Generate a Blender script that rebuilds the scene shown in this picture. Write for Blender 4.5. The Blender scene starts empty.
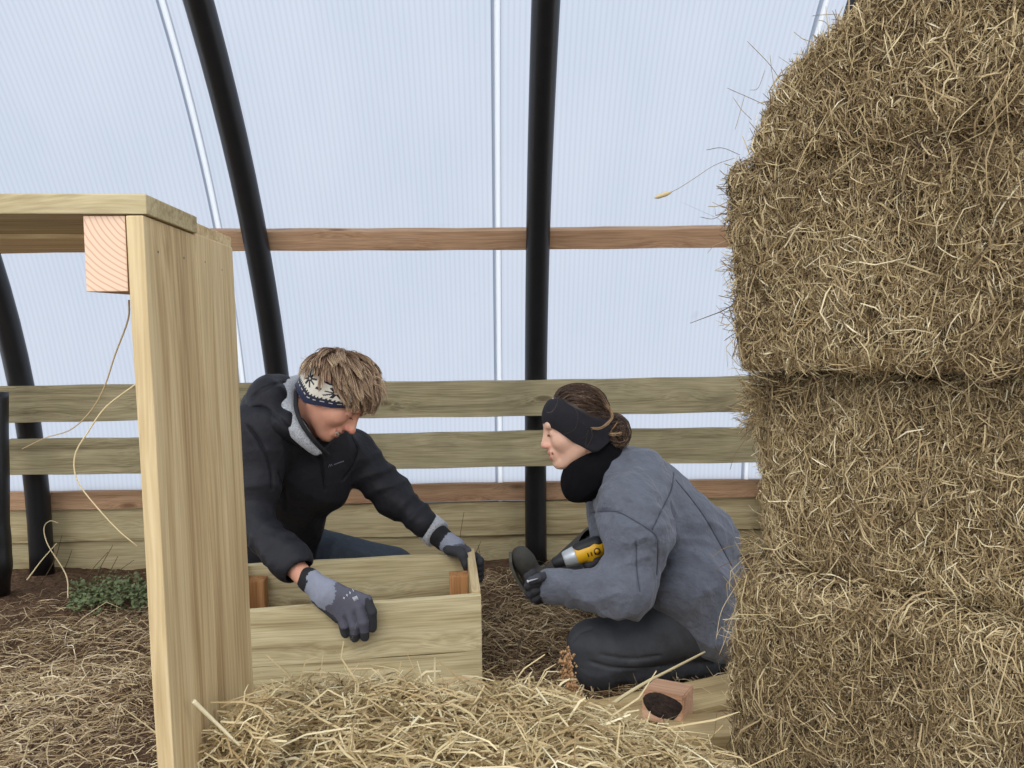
import bpy, bmesh, math, random
import numpy as np
from mathutils import Vector, Matrix

random.seed(7)
RNG = np.random.default_rng(7)
SC = bpy.context.scene
COL = SC.collection

# ------------------------------------------------------------------ camera
FPX = 770.0
PSI, ROLL, TILT = 0.03, -0.012, math.atan((384 - 335) / 770.0)
CAM = np.array([0.0, 0.0, 1.0])
FW = np.array([math.sin(PSI) * math.cos(TILT), math.cos(PSI) * math.cos(TILT), -math.sin(TILT)])
_R0 = np.array([math.cos(PSI), -math.sin(PSI), 0.0])
_U0 = np.cross(_R0, FW)
RT = _R0 * math.cos(ROLL) + _U0 * math.sin(ROLL)
UP = -_R0 * math.sin(ROLL) + _U0 * math.cos(ROLL)
cam_data = bpy.data.cameras.new('camera')
cam = bpy.data.objects.new('camera', cam_data)
COL.objects.link(cam)
cam_data.sensor_width = 36.0
cam_data.lens = FPX / 1024 * 36.0
cam_data.clip_start = 0.02
m = Matrix.Identity(4)
for i in range(3):
    m[i][0] = RT[i]; m[i][1] = UP[i]; m[i][2] = -FW[i]; m[i][3] = CAM[i]
cam.matrix_world = m
SC.camera = cam

# ------------------------------------------------------------------ light: overcast sky through the clear tunnel cover
world = bpy.data.worlds.new('overcast_sky')
SC.world = world
world.use_nodes = True
wn = world.node_tree.nodes; wl = world.node_tree.links
bg = wn['Background']
tc = wn.new('ShaderNodeTexCoord'); sp = wn.new('ShaderNodeSeparateXYZ'); rmp = wn.new('ShaderNodeValToRGB')
wl.new(tc.outputs['Generated'], sp.inputs[0]); wl.new(sp.outputs['Z'], rmp.inputs[0])
rmp.color_ramp.elements[0].position = 0.0
rmp.color_ramp.elements[0].color = (0.93, 0.95, 0.98, 1)
rmp.color_ramp.elements[1].position = 0.9
rmp.color_ramp.elements[1].color = (0.92, 0.95, 1.0, 1)
wl.new(rmp.outputs[0], bg.inputs[0])
bg.inputs[1].default_value = 1.15

sun_d = bpy.data.lights.new('soft_sun', 'SUN')
sun_d.energy = 0.9
sun_d.angle = math.radians(35)
sun_d.color = (1.0, 0.98, 0.95)
sun = bpy.data.objects.new('soft_sun', sun_d)
COL.objects.link(sun)
sun.rotation_euler = (math.radians(38), math.radians(-12), 0)

SC.view_settings.view_transform = 'Standard'
SC.view_settings.look = 'None'
SC.view_settings.gamma = 1.0
SC.view_settings.use_curve_mapping = False
SC.view_settings.exposure = 0.68

# ------------------------------------------------------------------ pixel/world helpers (measuring only)
def ray(px, py):
    return FW + RT * (px - 512) / FPX - UP * (py - 384) / FPX
def P(px, py, d):
    return CAM + ray(px, py) * d
def G(px, py, z=0.0):
    r = ray(px, py); return CAM + r * ((z - CAM[2]) / r[2])
def YP(px, py, y):
    r = ray(px, py); return CAM + r * (y / r[1])
def depth(p):
    return float((np.asarray(p) - CAM) @ FW)
def nrm(v):
    v = np.asarray(v, float); return v / (np.linalg.norm(v) + 1e-12)

# ------------------------------------------------------------------ object helpers
def tag(o, label=None, cat=None, group=None, kind=None):
    if label: o['label'] = label
    if cat: o['category'] = cat
    if group: o['group'] = group
    if kind: o['kind'] = kind
    return o
def thing(name, loc, label, cat, group=None):
    o = bpy.data.objects.new(name, None); COL.objects.link(o)
    o.empty_display_size = 0.05
    o.location = Vector([float(v) for v in loc])
    return tag(o, label, cat, group)
def attach(o, parent):
    if parent is not None:
        o.parent = parent
        w = Matrix.Identity(4); q = parent
        mats = []
        while q is not None:
            mats.append(q.matrix_parent_inverse @ q.matrix_basis); q = q.parent
        for mm in reversed(mats): w = w @ mm
        o.matrix_parent_inverse = w.inverted()
def mesh_obj(name, V, Fc, mat, parent=None, smooth=True, col=None, loc=None, rot=None, rnd=None):
    me = bpy.data.meshes.new(name)
    V = np.asarray(V, np.float32)
    if isinstance(Fc, np.ndarray):
        n, k = Fc.shape
        me.vertices.add(len(V)); me.vertices.foreach_set('co', V.ravel())
        me.loops.add(n * k); me.loops.foreach_set('vertex_index', Fc.astype(np.int32).ravel())
        me.polygons.add(n)
        me.polygons.foreach_set('loop_start', np.arange(0, n * k, k, dtype=np.int32))
        me.polygons.foreach_set('loop_total', np.full(n, k, np.int32))
        me.polygons.foreach_set('use_smooth', np.full(n, smooth))
        me.update(calc_edges=True)
    else:
        me.from_pydata([tuple(map(float, v)) for v in V], [], Fc)
        me.polygons.foreach_set('use_smooth', [smooth] * len(me.polygons))
    if col is not None:
        a = me.color_attributes.new('Col', 'FLOAT_COLOR', 'POINT')
        c = np.ones((len(V), 4), np.float32); c[:, :3] = col
        a.data.foreach_set('color', c.ravel())
    if rnd is not None:
        a = me.attributes.new('rnd', 'FLOAT', 'POINT'); a.data.foreach_set('value', np.asarray(rnd, np.float32))
    me.materials.append(mat)
    o = bpy.data.objects.new(name, me); COL.objects.link(o)
    if loc is not None or rot is not None:
        mw = Matrix.Translation(Vector([float(v) for v in (loc if loc is not None else (0, 0, 0))]))
        if rot is not None: mw = mw @ rot.to_4x4()
        o.matrix_basis = mw
    attach(o, parent)
    return o

def rot_from(x, z):
    """matrix whose local X runs along x and local Z close to z"""
    x = nrm(x); z = np.asarray(z, float); z = nrm(z - x * (z @ x)); y = np.cross(z, x)
    return Matrix(((x[0], y[0], z[0]), (x[1], y[1], z[1]), (x[2], y[2], z[2])))

def board_mesh(L, W, T, bev=0.002, warp=0.0, seed=0, chamf=None):
    """board: length on X, width on Y, thickness on Z, softly bevelled, lightly warped"""
    bm = bmesh.new()
    bmesh.ops.create_cube(bm, size=1.0)
    for v in bm.verts: v.co = Vector((v.co.x * L, v.co.y * W, v.co.z * T))
    n = max(1, int(L / 0.12))
    ed = [e for e in bm.edges if abs(e.verts[0].co.x - e.verts[1].co.x) > L * 0.5]
    bmesh.ops.subdivide_edges(bm, edges=ed, cuts=n, use_grid_fill=True)
    sharp = [e for e in bm.edges if len(e.link_faces) == 2 and e.link_faces[0].normal.angle(e.link_faces[1].normal, 0) > 1.0]
    bmesh.ops.bevel(bm, geom=sharp, offset=bev, segments=2, affect='EDGES', profile=0.6)
    rr = random.Random(seed)
    a, b, c = rr.uniform(0, 6), rr.uniform(0, 6), rr.uniform(0, 6)
    for v in bm.verts:
        x = v.co.x
        v.co.y += warp * math.sin(x * 2.1 + a) + 0.0012 * math.sin(x * 37 + b) * (1 if v.co.y > 0 else -1)
        v.co.z += warp * math.sin(x * 1.7 + c)
    V = [tuple(v.co) for v in bm.verts]
    bm.verts.index_update()
    Fc = [[v.index for v in f.verts] for f in bm.faces]
    bm.free()
    return V, Fc
def board(name, a, b, W, T, face, mat, parent=None, **k):
    """board from a to b (centre line), thickness direction 'face'"""
    a = np.asarray(a, float); b = np.asarray(b, float)
    V, Fc = board_mesh(np.linalg.norm(b - a), W, T, **k)
    return mesh_obj(name, V, Fc, mat, parent, smooth=False, loc=(a + b) / 2, rot=rot_from(b - a, face))

def sweep(pts, rad, sides=8, cap=True, flat=None):
    pts = np.asarray(pts, float); n = len(pts)
    rad = np.broadcast_to(np.asarray(rad, float), (n,))
    T = np.gradient(pts, axis=0); T /= np.linalg.norm(T, axis=1)[:, None] + 1e-12
    ref = np.array([0.13, 0.27, 0.95]); 
    if abs(T[0] @ ref) > 0.9: ref = np.array([0.95, 0.1, 0.2])
    V = []; u = nrm(np.cross(T[0], ref))
    for i in range(n):
        u = nrm(u - T[i] * (u @ T[i])); w = np.cross(T[i], u)
        for s in range(sides):
            an = 2 * math.pi * s / sides
            V.append(pts[i] + rad[i] * (math.cos(an) * u + math.sin(an) * w * (flat or 1)))
    Fc = [[i * sides + s, i * sides + (s + 1) % sides, (i + 1) * sides + (s + 1) % sides, (i + 1) * sides + s] for i in range(n - 1) for s in range(sides)]
    if cap: Fc += [list(range(sides))[::-1], [(n - 1) * sides + s for s in range(sides)]]
    return V, Fc
def spline(ctrl, n=24):
    c = np.asarray(ctrl, float)
    c = np.vstack([2 * c[0] - c[1], c, 2 * c[-1] - c[-2]])
    out = []; m_ = len(c) - 3
    for q in np.linspace(0, m_ - 1e-6, n):
        i = int(q); t = q - i; p0, p1, p2, p3 = c[i:i + 4]
        out.append(0.5 * (2 * p1 + (p2 - p0) * t + (2 * p0 - 5 * p1 + 4 * p2 - p3) * t * t + (3 * p1 - p0 - 3 * p2 + p3) * t ** 3))
    return np.array(out)
def tube(name, pts, rad, mat, parent=None, sides=8, **k):
    V, Fc = sweep(pts, rad, sides); return mesh_obj(name, V, Fc, mat, parent, **k)

def ribbons(pts, width, sides=2):
    """pts (N,K,3), width (N,) or (N,K): flat blades (sides=2) or 3-sided stalks -> V, F, owner index per vertex"""
    N, K, _ = pts.shape
    width = np.asarray(width, np.float32)
    if width.ndim == 1: width = np.repeat(width[:, None], K, 1) * np.array([0.7] + [1.0] * (K - 2) + [0.5])
    T = np.gradient(pts, axis=1); T /= np.linalg.norm(T, axis=2, keepdims=True) + 1e-9
    rd = RNG.normal(size=(N, 1, 3)); S = np.cross(T, rd); S /= np.linalg.norm(S, axis=2, keepdims=True) + 1e-9
    if sides == 2:
        V = np.stack([pts - S * width[..., None] / 2, pts + S * width[..., None] / 2], 2)
    else:
        B = np.cross(T, S)
        V = np.stack([pts + width[..., None] / 2 * (math.cos(a) * S + math.sin(a) * B) for a in (0, 2.094, 4.189)], 2)
    s = V.shape[2]
    base = (np.arange(N) * K * s)[:, None, None] + (np.arange(K - 1) * s)[None, :, None]
    q = []
    rngs = range(1) if s == 2 else range(3)
    for j in rngs:
        j2 = (j + 1) % s
        q.append(np.stack([base + j, base + j2, base + s + j2, base + s + j], -1))
    Fq = np.concatenate([x.reshape(-1, 4) for x in q])
    return V.reshape(-1, 3), Fq, np.repeat(np.arange(N), K * s)

# ------------------------------------------------------------------ implicit surface modeller (union of tapered limbs -> one skin)
def sines(X, Y, Z, s, seed=0):
    r = np.random.default_rng(seed); out = 0
    for i in range(3):
        a = nrm(r.normal(size=3)) * s; b = nrm(r.normal(size=3)) * s * 0.6; ph = r.uniform(0, 6)
        out = out + np.sin(a[0] * X + a[1] * Y + a[2] * Z + ph + 1.5 * np.sin(b[0] * X + b[1] * Y + b[2] * Z + ph * 2))
    return out / 3
class SDF:
    def __init__(s, lo, hi, h):
        s.lo = np.asarray(lo, float); s.h = h
        s.n = np.ceil((np.asarray(hi, float) - s.lo) / h).astype(int) + 1
        s.F = np.full(s.n, 0.2, np.float32); s.I = np.zeros(s.n, np.int8)
    def block(s, lo, hi):
        i0 = np.clip(np.floor((lo - s.lo) / s.h).astype(int), 0, s.n); i1 = np.clip(np.ceil((hi - s.lo) / s.h).astype(int) + 1, 0, s.n)
        sl = tuple(slice(a, b) for a, b in zip(i0, i1))
        g = [(s.lo[a] + s.h * np.arange(i0[a], i1[a])).astype(np.float32) for a in range(3)]
        return sl, g[0][:, None, None], g[1][None, :, None], g[2][None, None, :]
    def merge(s, sl, d, k, idn, mode):
        A = s.F[sl]
        if A.size == 0: return
        if mode == 'u':
            s.I[sl] = np.where(d < A, idn, s.I[sl])
            h = np.clip(0.5 + 0.5 * (A - d) / k, 0, 1); s.F[sl] = A * (1 - h) + d * h - k * h * (1 - h)
        elif mode == 's':
            d = -d; h = np.clip(0.5 - 0.5 * (A - d) / k, 0, 1)
            s.F[sl] = A * (1 - h) + d * h + k * h * (1 - h)
            s.I[sl] = np.where((h > 0.5) & (idn > 0), idn, s.I[sl])
        else:   # intersect
            h = np.clip(0.5 - 0.5 * (A - d) / k, 0, 1); s.F[sl] = A * (1 - h) + d * h + k * h * (1 - h)
    def cone(s, a, b, ra, rb, k=0.02, i=0, mode='u', flat=None, fold=None):
        a = np.asarray(a, float); b = np.asarray(b, float); M = max(ra, rb) + 0.06
        sl, X, Y, Z = s.block(np.minimum(a, b) - M, np.maximum(a, b) + M)
        ba = b - a; L2 = float(ba @ ba) + 1e-12
        px, py, pz = X - a[0], Y - a[1], Z - a[2]
        t = np.clip((px * ba[0] + py * ba[1] + pz * ba[2]) / L2, 0, 1)
        qx, qy, qz = px - t * ba[0], py - t * ba[1], pz - t * ba[2]
        if flat is not None:
            ax, fct = nrm(flat[0]), flat[1]; c = (qx * ax[0] + qy * ax[1] + qz * ax[2]) * (fct - 1)
            qx, qy, qz = qx + c * ax[0], qy + c * ax[1], qz + c * ax[2]
        d = np.sqrt(qx * qx + qy * qy + qz * qz) - (ra + (rb - ra) * t)
        if flat is not None: d = d / (1 + (fct - 1) * 0.5)
        if fold is not None:
            amp, nf, ph = fold
            d = d + amp * (1.7 * np.abs(np.sin(nf * 3.1416 * t + ph + 2.6 * sines(X, Y, Z, 11, int(ph * 10) + 3))) - 1) * (0.55 + 0.75 * sines(X, Y, Z, 13, 5))
        s.merge(sl, d.astype(np.float32), k, i, mode)
    def ell(s, c, R, r, k=0.02, i=0, mode='u'):
        """R rows: unit axes, r radii"""
        c = np.asarray(c, float); r = np.asarray(r, float); M = max(r) + 0.06
        sl, X, Y, Z = s.block(c - M, c + M)
        px, py, pz = X - c[0], Y - c[1], Z - c[2]
        k0 = 0; k1 = 0
        for ax, rr in zip(R, r):
            q = px * ax[0] + py * ax[1] + pz * ax[2]; k0 = k0 + (q / rr) ** 2; k1 = k1 + (q / rr ** 2) ** 2
        k0 = np.sqrt(k0); k1 = np.sqrt(k1) + 1e-9
        s.merge(sl, (k0 * (k0 - 1) / k1).astype(np.float32), k, i, mode)
    def ball(s, c, r, **kw): s.ell(c, np.eye(3), (r, r, r), **kw)
    def plane(s, p, n, k=0.01, lo=None, hi=None):
        """keep the side opposite to n"""
        lo = s.lo if lo is None else lo; hi = s.lo + s.n * s.h if hi is None else hi
        sl, X, Y, Z = s.block(np.asarray(lo), np.asarray(hi)); n = nrm(n)
        d = (X - p[0]) * n[0] + (Y - p[1]) * n[1] + (Z - p[2]) * n[2]
        s.merge(sl, np.broadcast_to(d, s.F[sl].shape).astype(np.float32), k, 0, 'i')
    def wrinkle(s, amp, scale, seed=1, sharp=True):
        sl, X, Y, Z = s.block(s.lo, s.lo + s.n * s.h)
        w = sines(X, Y, Z, scale, seed)
        if sharp: w = (1 - 2.4 * np.abs(w)) * sharp
        m_ = np.abs(s.F) < 0.05
        s.F = np.where(m_, s.F + amp * w.astype(np.float32), s.F)
    def groove(s, pts, r=0.003, dep=0.0, k=0.004, i=0):
        for a, b in zip(pts[:-1], pts[1:]): s.cone(a, b, r, r, k=k, mode='s', i=i)
    def val(s, p):
        q = (np.asarray(p) - s.lo) / s.h; i = np.floor(q).astype(int); f = q - i
        if (i < 0).any() or (i >= s.n - 1).any(): return 0.2
        c = s.F[i[0]:i[0] + 2, i[1]:i[1] + 2, i[2]:i[2] + 2]
        c = c[0] * (1 - f[0]) + c[1] * f[0]; c = c[0] * (1 - f[1]) + c[1] * f[1]; return float(c[0] * (1 - f[2]) + c[1] * f[2])
    def grad(s, p):
        e = s.h; return nrm([s.val(p + e * v) - s.val(p - e * v) for v in np.eye(3)])
    def hit(s, px, py, off=0.0):
        r = nrm(ray(px, py)); t = 0.5
        for _ in range(900):
            v = s.val(CAM + r * t)
            if v < 0: break
            t += max(0.0015, min(v * 0.6, 0.03))
            if t > 4: return None
        for _ in range(6):
            t += s.val(CAM + r * t)*0.8
        return CAM + r * (t - off)
    def mesh(s):
        F = s.F; ins = F < 0; n = s.n
        cn = n - 1; cells = []; pts = []; flips = []
        strd = np.array([cn[1] * cn[2], cn[2], 1])
        for a in range(3):
            sl0 = [slice(None)] * 3; sl1 = [slice(None)] * 3; sl0[a] = slice(0, -1); sl1[a] = slice(1, None)
            A = ins[tuple(sl0)]; B = ins[tuple(sl1)]
            idx = np.array(np.nonzero(A != B)).T
            o1, o2 = (a + 1) % 3, (a + 2) % 3
            ok = (idx[:, o1] > 0) & (idx[:, o2] > 0) & (idx[:, o1] < cn[o1]) & (idx[:, o2] < cn[o2]); idx = idx[ok]
            j = idx.copy(); j[:, a] += 1
            f0 = F[tuple(idx.T)]; f1 = F[tuple(j.T)]; t = f0 / (f0 - f1)
            p = idx.astype(float); p[:, a] += t
            q = []
            for (u, v) in ((-1, -1), (0, -1), (0, 0), (-1, 0)):
                c = idx.copy(); c[:, o1] += u; c[:, o2] += v; q.append(c @ strd)
            q = np.stack(q, 1); fl = f0 > 0
            q[fl] = q[fl][:, ::-1]
            cells.append(q); pts.append(p)
        Q = np.concatenate(cells); Pt = np.concatenate(pts)
        u, inv = np.unique(Q.ravel(), return_inverse=True); inv = inv.reshape(-1)
        cnt = np.bincount(inv); rep = np.repeat(Pt, 4, 0)
        V = np.stack([np.bincount(inv, rep[:, a]) / cnt for a in range(3)], 1)
        ii = np.clip(np.round(V).astype(int), 0, n - 1); idn = s.I[tuple(ii.T)]
        return s.lo + V * s.h, inv.reshape(-1, 4), idn

# ------------------------------------------------------------------ materials
def newmat(name):
    mt = bpy.data.materials.new(name); mt.use_nodes = True
    nt = mt.node_tree; nt.nodes.clear()
    out = nt.nodes.new('ShaderNodeOutputMaterial')
    return mt, nt, out
def N(nt, t, **kw):
    n = nt.nodes.new(t)
    for k, v in kw.items():
        if k.startswith('i_'): n.inputs[k[2:].replace('_', ' ')].default_value = v
        else: setattr(n, k, v)
    return n
def ramp(nt, fac, stops):
    r = nt.nodes.new('ShaderNodeValToRGB'); e = r.color_ramp.elements
    while len(e) < len(stops): e.new(0.5)
    for x, (p, c) in zip(e, stops): x.position = p; x.color = (*c, 1)
    nt.links.new(fac, r.inputs[0]); return r.outputs[0]
def mix(nt, fac, a, b, mode='MIX'):
    n = nt.nodes.new('ShaderNodeMix'); n.data_type = 'RGBA'; n.blend_type = mode
    for s_, v in ((0, fac), (6, a), (7, b)):
        if hasattr(v, 'is_linked') or isinstance(v, bpy.types.NodeSocket): nt.links.new(v, n.inputs[s_])
        else: n.inputs[s_].default_value = v if s_ == 0 else (*v, 1)
    return n.outputs[2]
def math_(nt, op, a, b=0.0, c=None):
    n = nt.nodes.new('ShaderNodeMath'); n.operation = op
    for i, v in enumerate((a, b) if c is None else (a, b, c)):
        if isinstance(v, bpy.types.NodeSocket): nt.links.new(v, n.inputs[i])
        else: n.inputs[i].default_value = v
    return n.outputs[0]
def srgb(r, g, b):
    return tuple(((c / 255 + 0.055) / 1.055) ** 2.4 if c > 10 else c / 255 / 12.92 for c in (r, g, b))

def wood(name, light, mid, dark, knots=1.0, dirt=0.25, rough=0.75):
    mt, nt, out = newmat(name); L = nt.links
    tc = N(nt, 'ShaderNodeTexCoord'); oi = N(nt, 'ShaderNodeObjectInfo')
    sc = math_(nt, 'MULTIPLY', oi.outputs['Random'], 57.0)
    cmb = N(nt, 'ShaderNodeCombineXYZ'); L.new(sc, cmb.inputs[0]); L.new(sc, cmb.inputs[1]); L.new(math_(nt, 'MULTIPLY', sc, 0.37), cmb.inputs[2])
    add = N(nt, 'ShaderNodeVectorMath', operation='ADD'); L.new(tc.outputs['Object'], add.inputs[0]); L.new(cmb.outputs[0], add.inputs[1])
    # knots
    mk = N(nt, 'ShaderNodeMapping'); L.new(add.outputs[0], mk.inputs[0]); mk.inputs['Scale'].default_value = (3.2, 9.0, 9.0)
    vo = N(nt, 'ShaderNodeTexVoronoi'); L.new(mk.outputs[0], vo.inputs['Vector']); vo.inputs['Scale'].default_value = 1.0
    kd = vo.outputs['Distance']
    # grain bends round the knots
    pull = math_(nt, 'MULTIPLY', math_(nt, 'EXPONENT', math_(nt, 'MULTIPLY', kd, -5.0)), 0.05 * knots)
    c2 = N(nt, 'ShaderNodeCombineXYZ'); L.new(pull, c2.inputs[1]); L.new(pull, c2.inputs[2])
    ad2 = N(nt, 'ShaderNodeVectorMath', operation='ADD'); L.new(add.outputs[0], ad2.inputs[0]); L.new(c2.outputs[0], ad2.inputs[1])
    mg = N(nt, 'ShaderNodeMapping'); L.new(ad2.outputs[0], mg.inputs[0]); mg.inputs['Scale'].default_value = (1.3, 26, 26)
    g1 = N(nt, 'ShaderNodeTexNoise', i_Scale=1.0, i_Detail=3.0, i_Roughness=0.55, i_Distortion=0.3); L.new(mg.outputs[0], g1.inputs['Vector'])
    mf = N(nt, 'ShaderNodeMapping'); L.new(ad2.outputs[0], mf.inputs[0]); mf.inputs['Scale'].default_value = (6, 210, 210)
    g2 = N(nt, 'ShaderNodeTexNoise', i_Scale=1.0, i_Detail=2.0); L.new(mf.outputs[0], g2.inputs['Vector'])
    bl = N(nt, 'ShaderNodeTexNoise', i_Scale=5.0, i_Detail=4.0); L.new(add.outputs[0], bl.inputs['Vector'])
    c = ramp(nt, g1.outputs[0], [(0.34, dark), (0.46, mid), (0.62, light), (0.75, mid)])
    c = mix(nt, 0.42, c, ramp(nt, g2.outputs[0], [(0.33, dark), (0.62, light)]))
    c = mix(nt, math_(nt, 'MULTIPLY', ramp(nt, bl.outputs[0], [(0.42, (0, 0, 0)), (0.7, (1, 1, 1))]), dirt), c, tuple(v * 0.45 for v in mid))
    kc = ramp(nt, kd, [(0.0, (1, 1, 1)), (0.07, (0.85, 0.85, 0.85)), (0.15, (0, 0, 0))])
    c = mix(nt, math_(nt, 'MULTIPLY', kc, 0.75 * min(knots, 1)), c, tuple(v * f for v, f in zip(dark, (0.5, 0.38, 0.3))))
    ml = N(nt, 'ShaderNodeMix'); ml.data_type = 'RGBA'; ml.blend_type = 'MULTIPLY'; ml.inputs[0].default_value = 1
    L.new(c, ml.inputs[6])
    v = math_(nt, 'MULTIPLY_ADD', oi.outputs['Random'], 0.16, 0.92)
    cc = N(nt, 'ShaderNodeCombineColor'); L.new(v, cc.inputs[0]); L.new(v, cc.inputs[1]); L.new(v, cc.inputs[2]); L.new(cc.outputs[0], ml.inputs[7])
    p = N(nt, 'ShaderNodeBsdfPrincipled', i_Roughness=rough); p.inputs['Specular IOR Level'].default_value = 0.25
    L.new(ml.outputs[2], p.inputs['Base Color'])
    b = N(nt, 'ShaderNodeBump', i_Strength=0.35, i_Distance=0.002); L.new(g2.outputs[0], b.inputs['Height']); L.new(b.outputs[0], p.inputs['Normal'])
    L.new(p.outputs[0], out.inputs[0]); return mt

def endgrain(name, light, dark, centre=(0, 0.05, 0.05), sc=260):
    """cut end with growth rings (rings in the local YZ plane)"""
    mt, nt, out = newmat(name); L = nt.links
    tc = N(nt, 'ShaderNodeTexCoord'); mp = N(nt, 'ShaderNodeMapping'); L.new(tc.outputs['Object'], mp.inputs[0])
    mp.inputs['Location'].default_value = centre; mp.inputs['Scale'].default_value = (0, 1, 1)
    ln = N(nt, 'ShaderNodeVectorMath', operation='LENGTH'); L.new(mp.outputs[0], ln.inputs[0])
    nz = N(nt, 'ShaderNodeTexNoise', i_Scale=30.0); L.new(tc.outputs['Object'], nz.inputs['Vector'])
    s = math_(nt, 'SINE', math_(nt, 'ADD', math_(nt, 'MULTIPLY', ln.outputs['Value'], sc * 6.28), math_(nt, 'MULTIPLY', nz.outputs[0], 3.0)))
    c = ramp(nt, math_(nt, 'MULTIPLY_ADD', s, 0.5, 0.5), [(0.0, light), (0.7, light), (1.0, dark)])
    p = N(nt, 'ShaderNodeBsdfPrincipled', i_Roughness=0.85); L.new(c, p.inputs['Base Color']); L.new(p.outputs[0], out.inputs[0]); return mt

def straw_mat(name, cols, rough=0.6, transl=0.12):
    mt, nt, out = newmat(name); L = nt.links
    at = N(nt, 'ShaderNodeAttribute', attribute_name='rnd')
    n = len(cols); c = ramp(nt, at.outputs['Fac'], [(i / (n - 1), x) for i, x in enumerate(cols)])
    p = N(nt, 'ShaderNodeBsdfPrincipled', i_Roughness=rough); p.inputs['Specular IOR Level'].default_value = 0.35
    L.new(c, p.inputs['Base Color'])
    if transl:
        t = N(nt, 'ShaderNodeBsdfTranslucent'); L.new(c, t.inputs[0]); ms = N(nt, 'ShaderNodeMixShader'); ms.inputs[0].default_value = transl
        L.new(p.outputs[0], ms.inputs[1]); L.new(t.outputs[0], ms.inputs[2]); L.new(ms.outputs[0], out.inputs[0])
    else: L.new(p.outputs[0], out.inputs[0])
    return mt

def plain(name, c, rough=0.6, noise=0.0, nscale=40.0, bump=0.0, bscale=200.0, metal=0.0, spec=0.4, attr=False, sheen=0.0, sss=0.0, bdist=0.002):
    mt, nt, out = newmat(name); L = nt.links
    p = N(nt, 'ShaderNodeBsdfPrincipled', i_Roughness=rough, i_Metallic=metal); p.inputs['Specular IOR Level'].default_value = spec
    tc = N(nt, 'ShaderNodeTexCoord')
    src = None
    if attr: at = N(nt, 'ShaderNodeAttribute', attribute_name='Col'); src = at.outputs['Color']
    if noise:
        nz = N(nt, 'ShaderNodeTexNoise', i_Scale=nscale, i_Detail=5.0, i_Roughness=0.65); L.new(tc.outputs['Object'], nz.inputs['Vector'])
        v = ramp(nt, nz.outputs[0], [(0.3, (1 - noise,) * 3), (0.7, (1 + noise,) * 3)])
        src = mix(nt, 1.0, src if src is not None else c, v, 'MULTIPLY')
    if src is not None: L.new(src, p.inputs['Base Color'])
    else: p.inputs['Base Color'].default_value = (*c, 1)
    if bump:
        nb = N(nt, 'ShaderNodeTexNoise', i_Scale=bscale, i_Detail=4.0); L.new(tc.outputs['Object'], nb.inputs['Vector'])
        b = N(nt, 'ShaderNodeBump', i_Strength=bump, i_Distance=bdist); L.new(nb.outputs[0], b.inputs['Height']); L.new(b.outputs[0], p.inputs['Normal'])
    if sheen: p.inputs['Sheen Weight'].default_value = sheen; p.inputs['Sheen Roughness'].default_value = 0.5
    if sss: p.inputs['Subsurface Weight'].default_value = sss; p.inputs['Subsurface Radius'].default_value = (0.012, 0.005, 0.003); p.inputs['Subsurface Scale'].default_value = 0.6
    L.new(p.outputs[0], out.inputs[0]); return mt

GREENW = wood('green_treated_pine', srgb(196, 182, 144), srgb(176, 160, 120), srgb(136, 118, 84), knots=1.0, dirt=0.22)
RAILW = wood('weathered_treated_pine', srgb(176, 164, 130), srgb(152, 140, 106), srgb(108, 96, 70), knots=1.0, dirt=0.4)
POSTW = wood('yellow_treated_pine', srgb(214, 194, 152), srgb(195, 171, 127), srgb(158, 130, 90), knots=0.8, dirt=0.12)
CRATEW = wood('crate_pine', srgb(210, 197, 158), srgb(188, 173, 132), srgb(142, 124, 88), knots=0.8, dirt=0.15)
PINKW = wood('red_fir', srgb(200, 164, 130), srgb(182, 144, 110), srgb(140, 104, 78), knots=1.0, dirt=0.2)
BLOCKW = wood('orange_fir', srgb(190, 142, 96), srgb(168, 120, 76), srgb(126, 84, 50), knots=0.3, dirt=0.2)
PALEW = wood('pale_plank', srgb(205, 184, 138), srgb(184, 160, 116), srgb(148, 124, 86), knots=0.6, dirt=0.4)
ENDP = endgrain('pink_end_grain', srgb(226, 198, 172), srgb(206, 164, 136), centre=(0, 0.06, 0.055), sc=190)
ENDL = endgrain('pale_end_grain', srgb(222, 205, 165), srgb(190, 168, 125), centre=(0, 0.03, 0.06), sc=300)
POLE = plain('black_plastic_pipe', srgb(17, 18, 21), rough=0.38, noise=0.25, nscale=25, spec=0.5)
STEEL = plain('zinc_screw', srgb(205, 207, 210), rough=0.4, metal=0.3)

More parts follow.
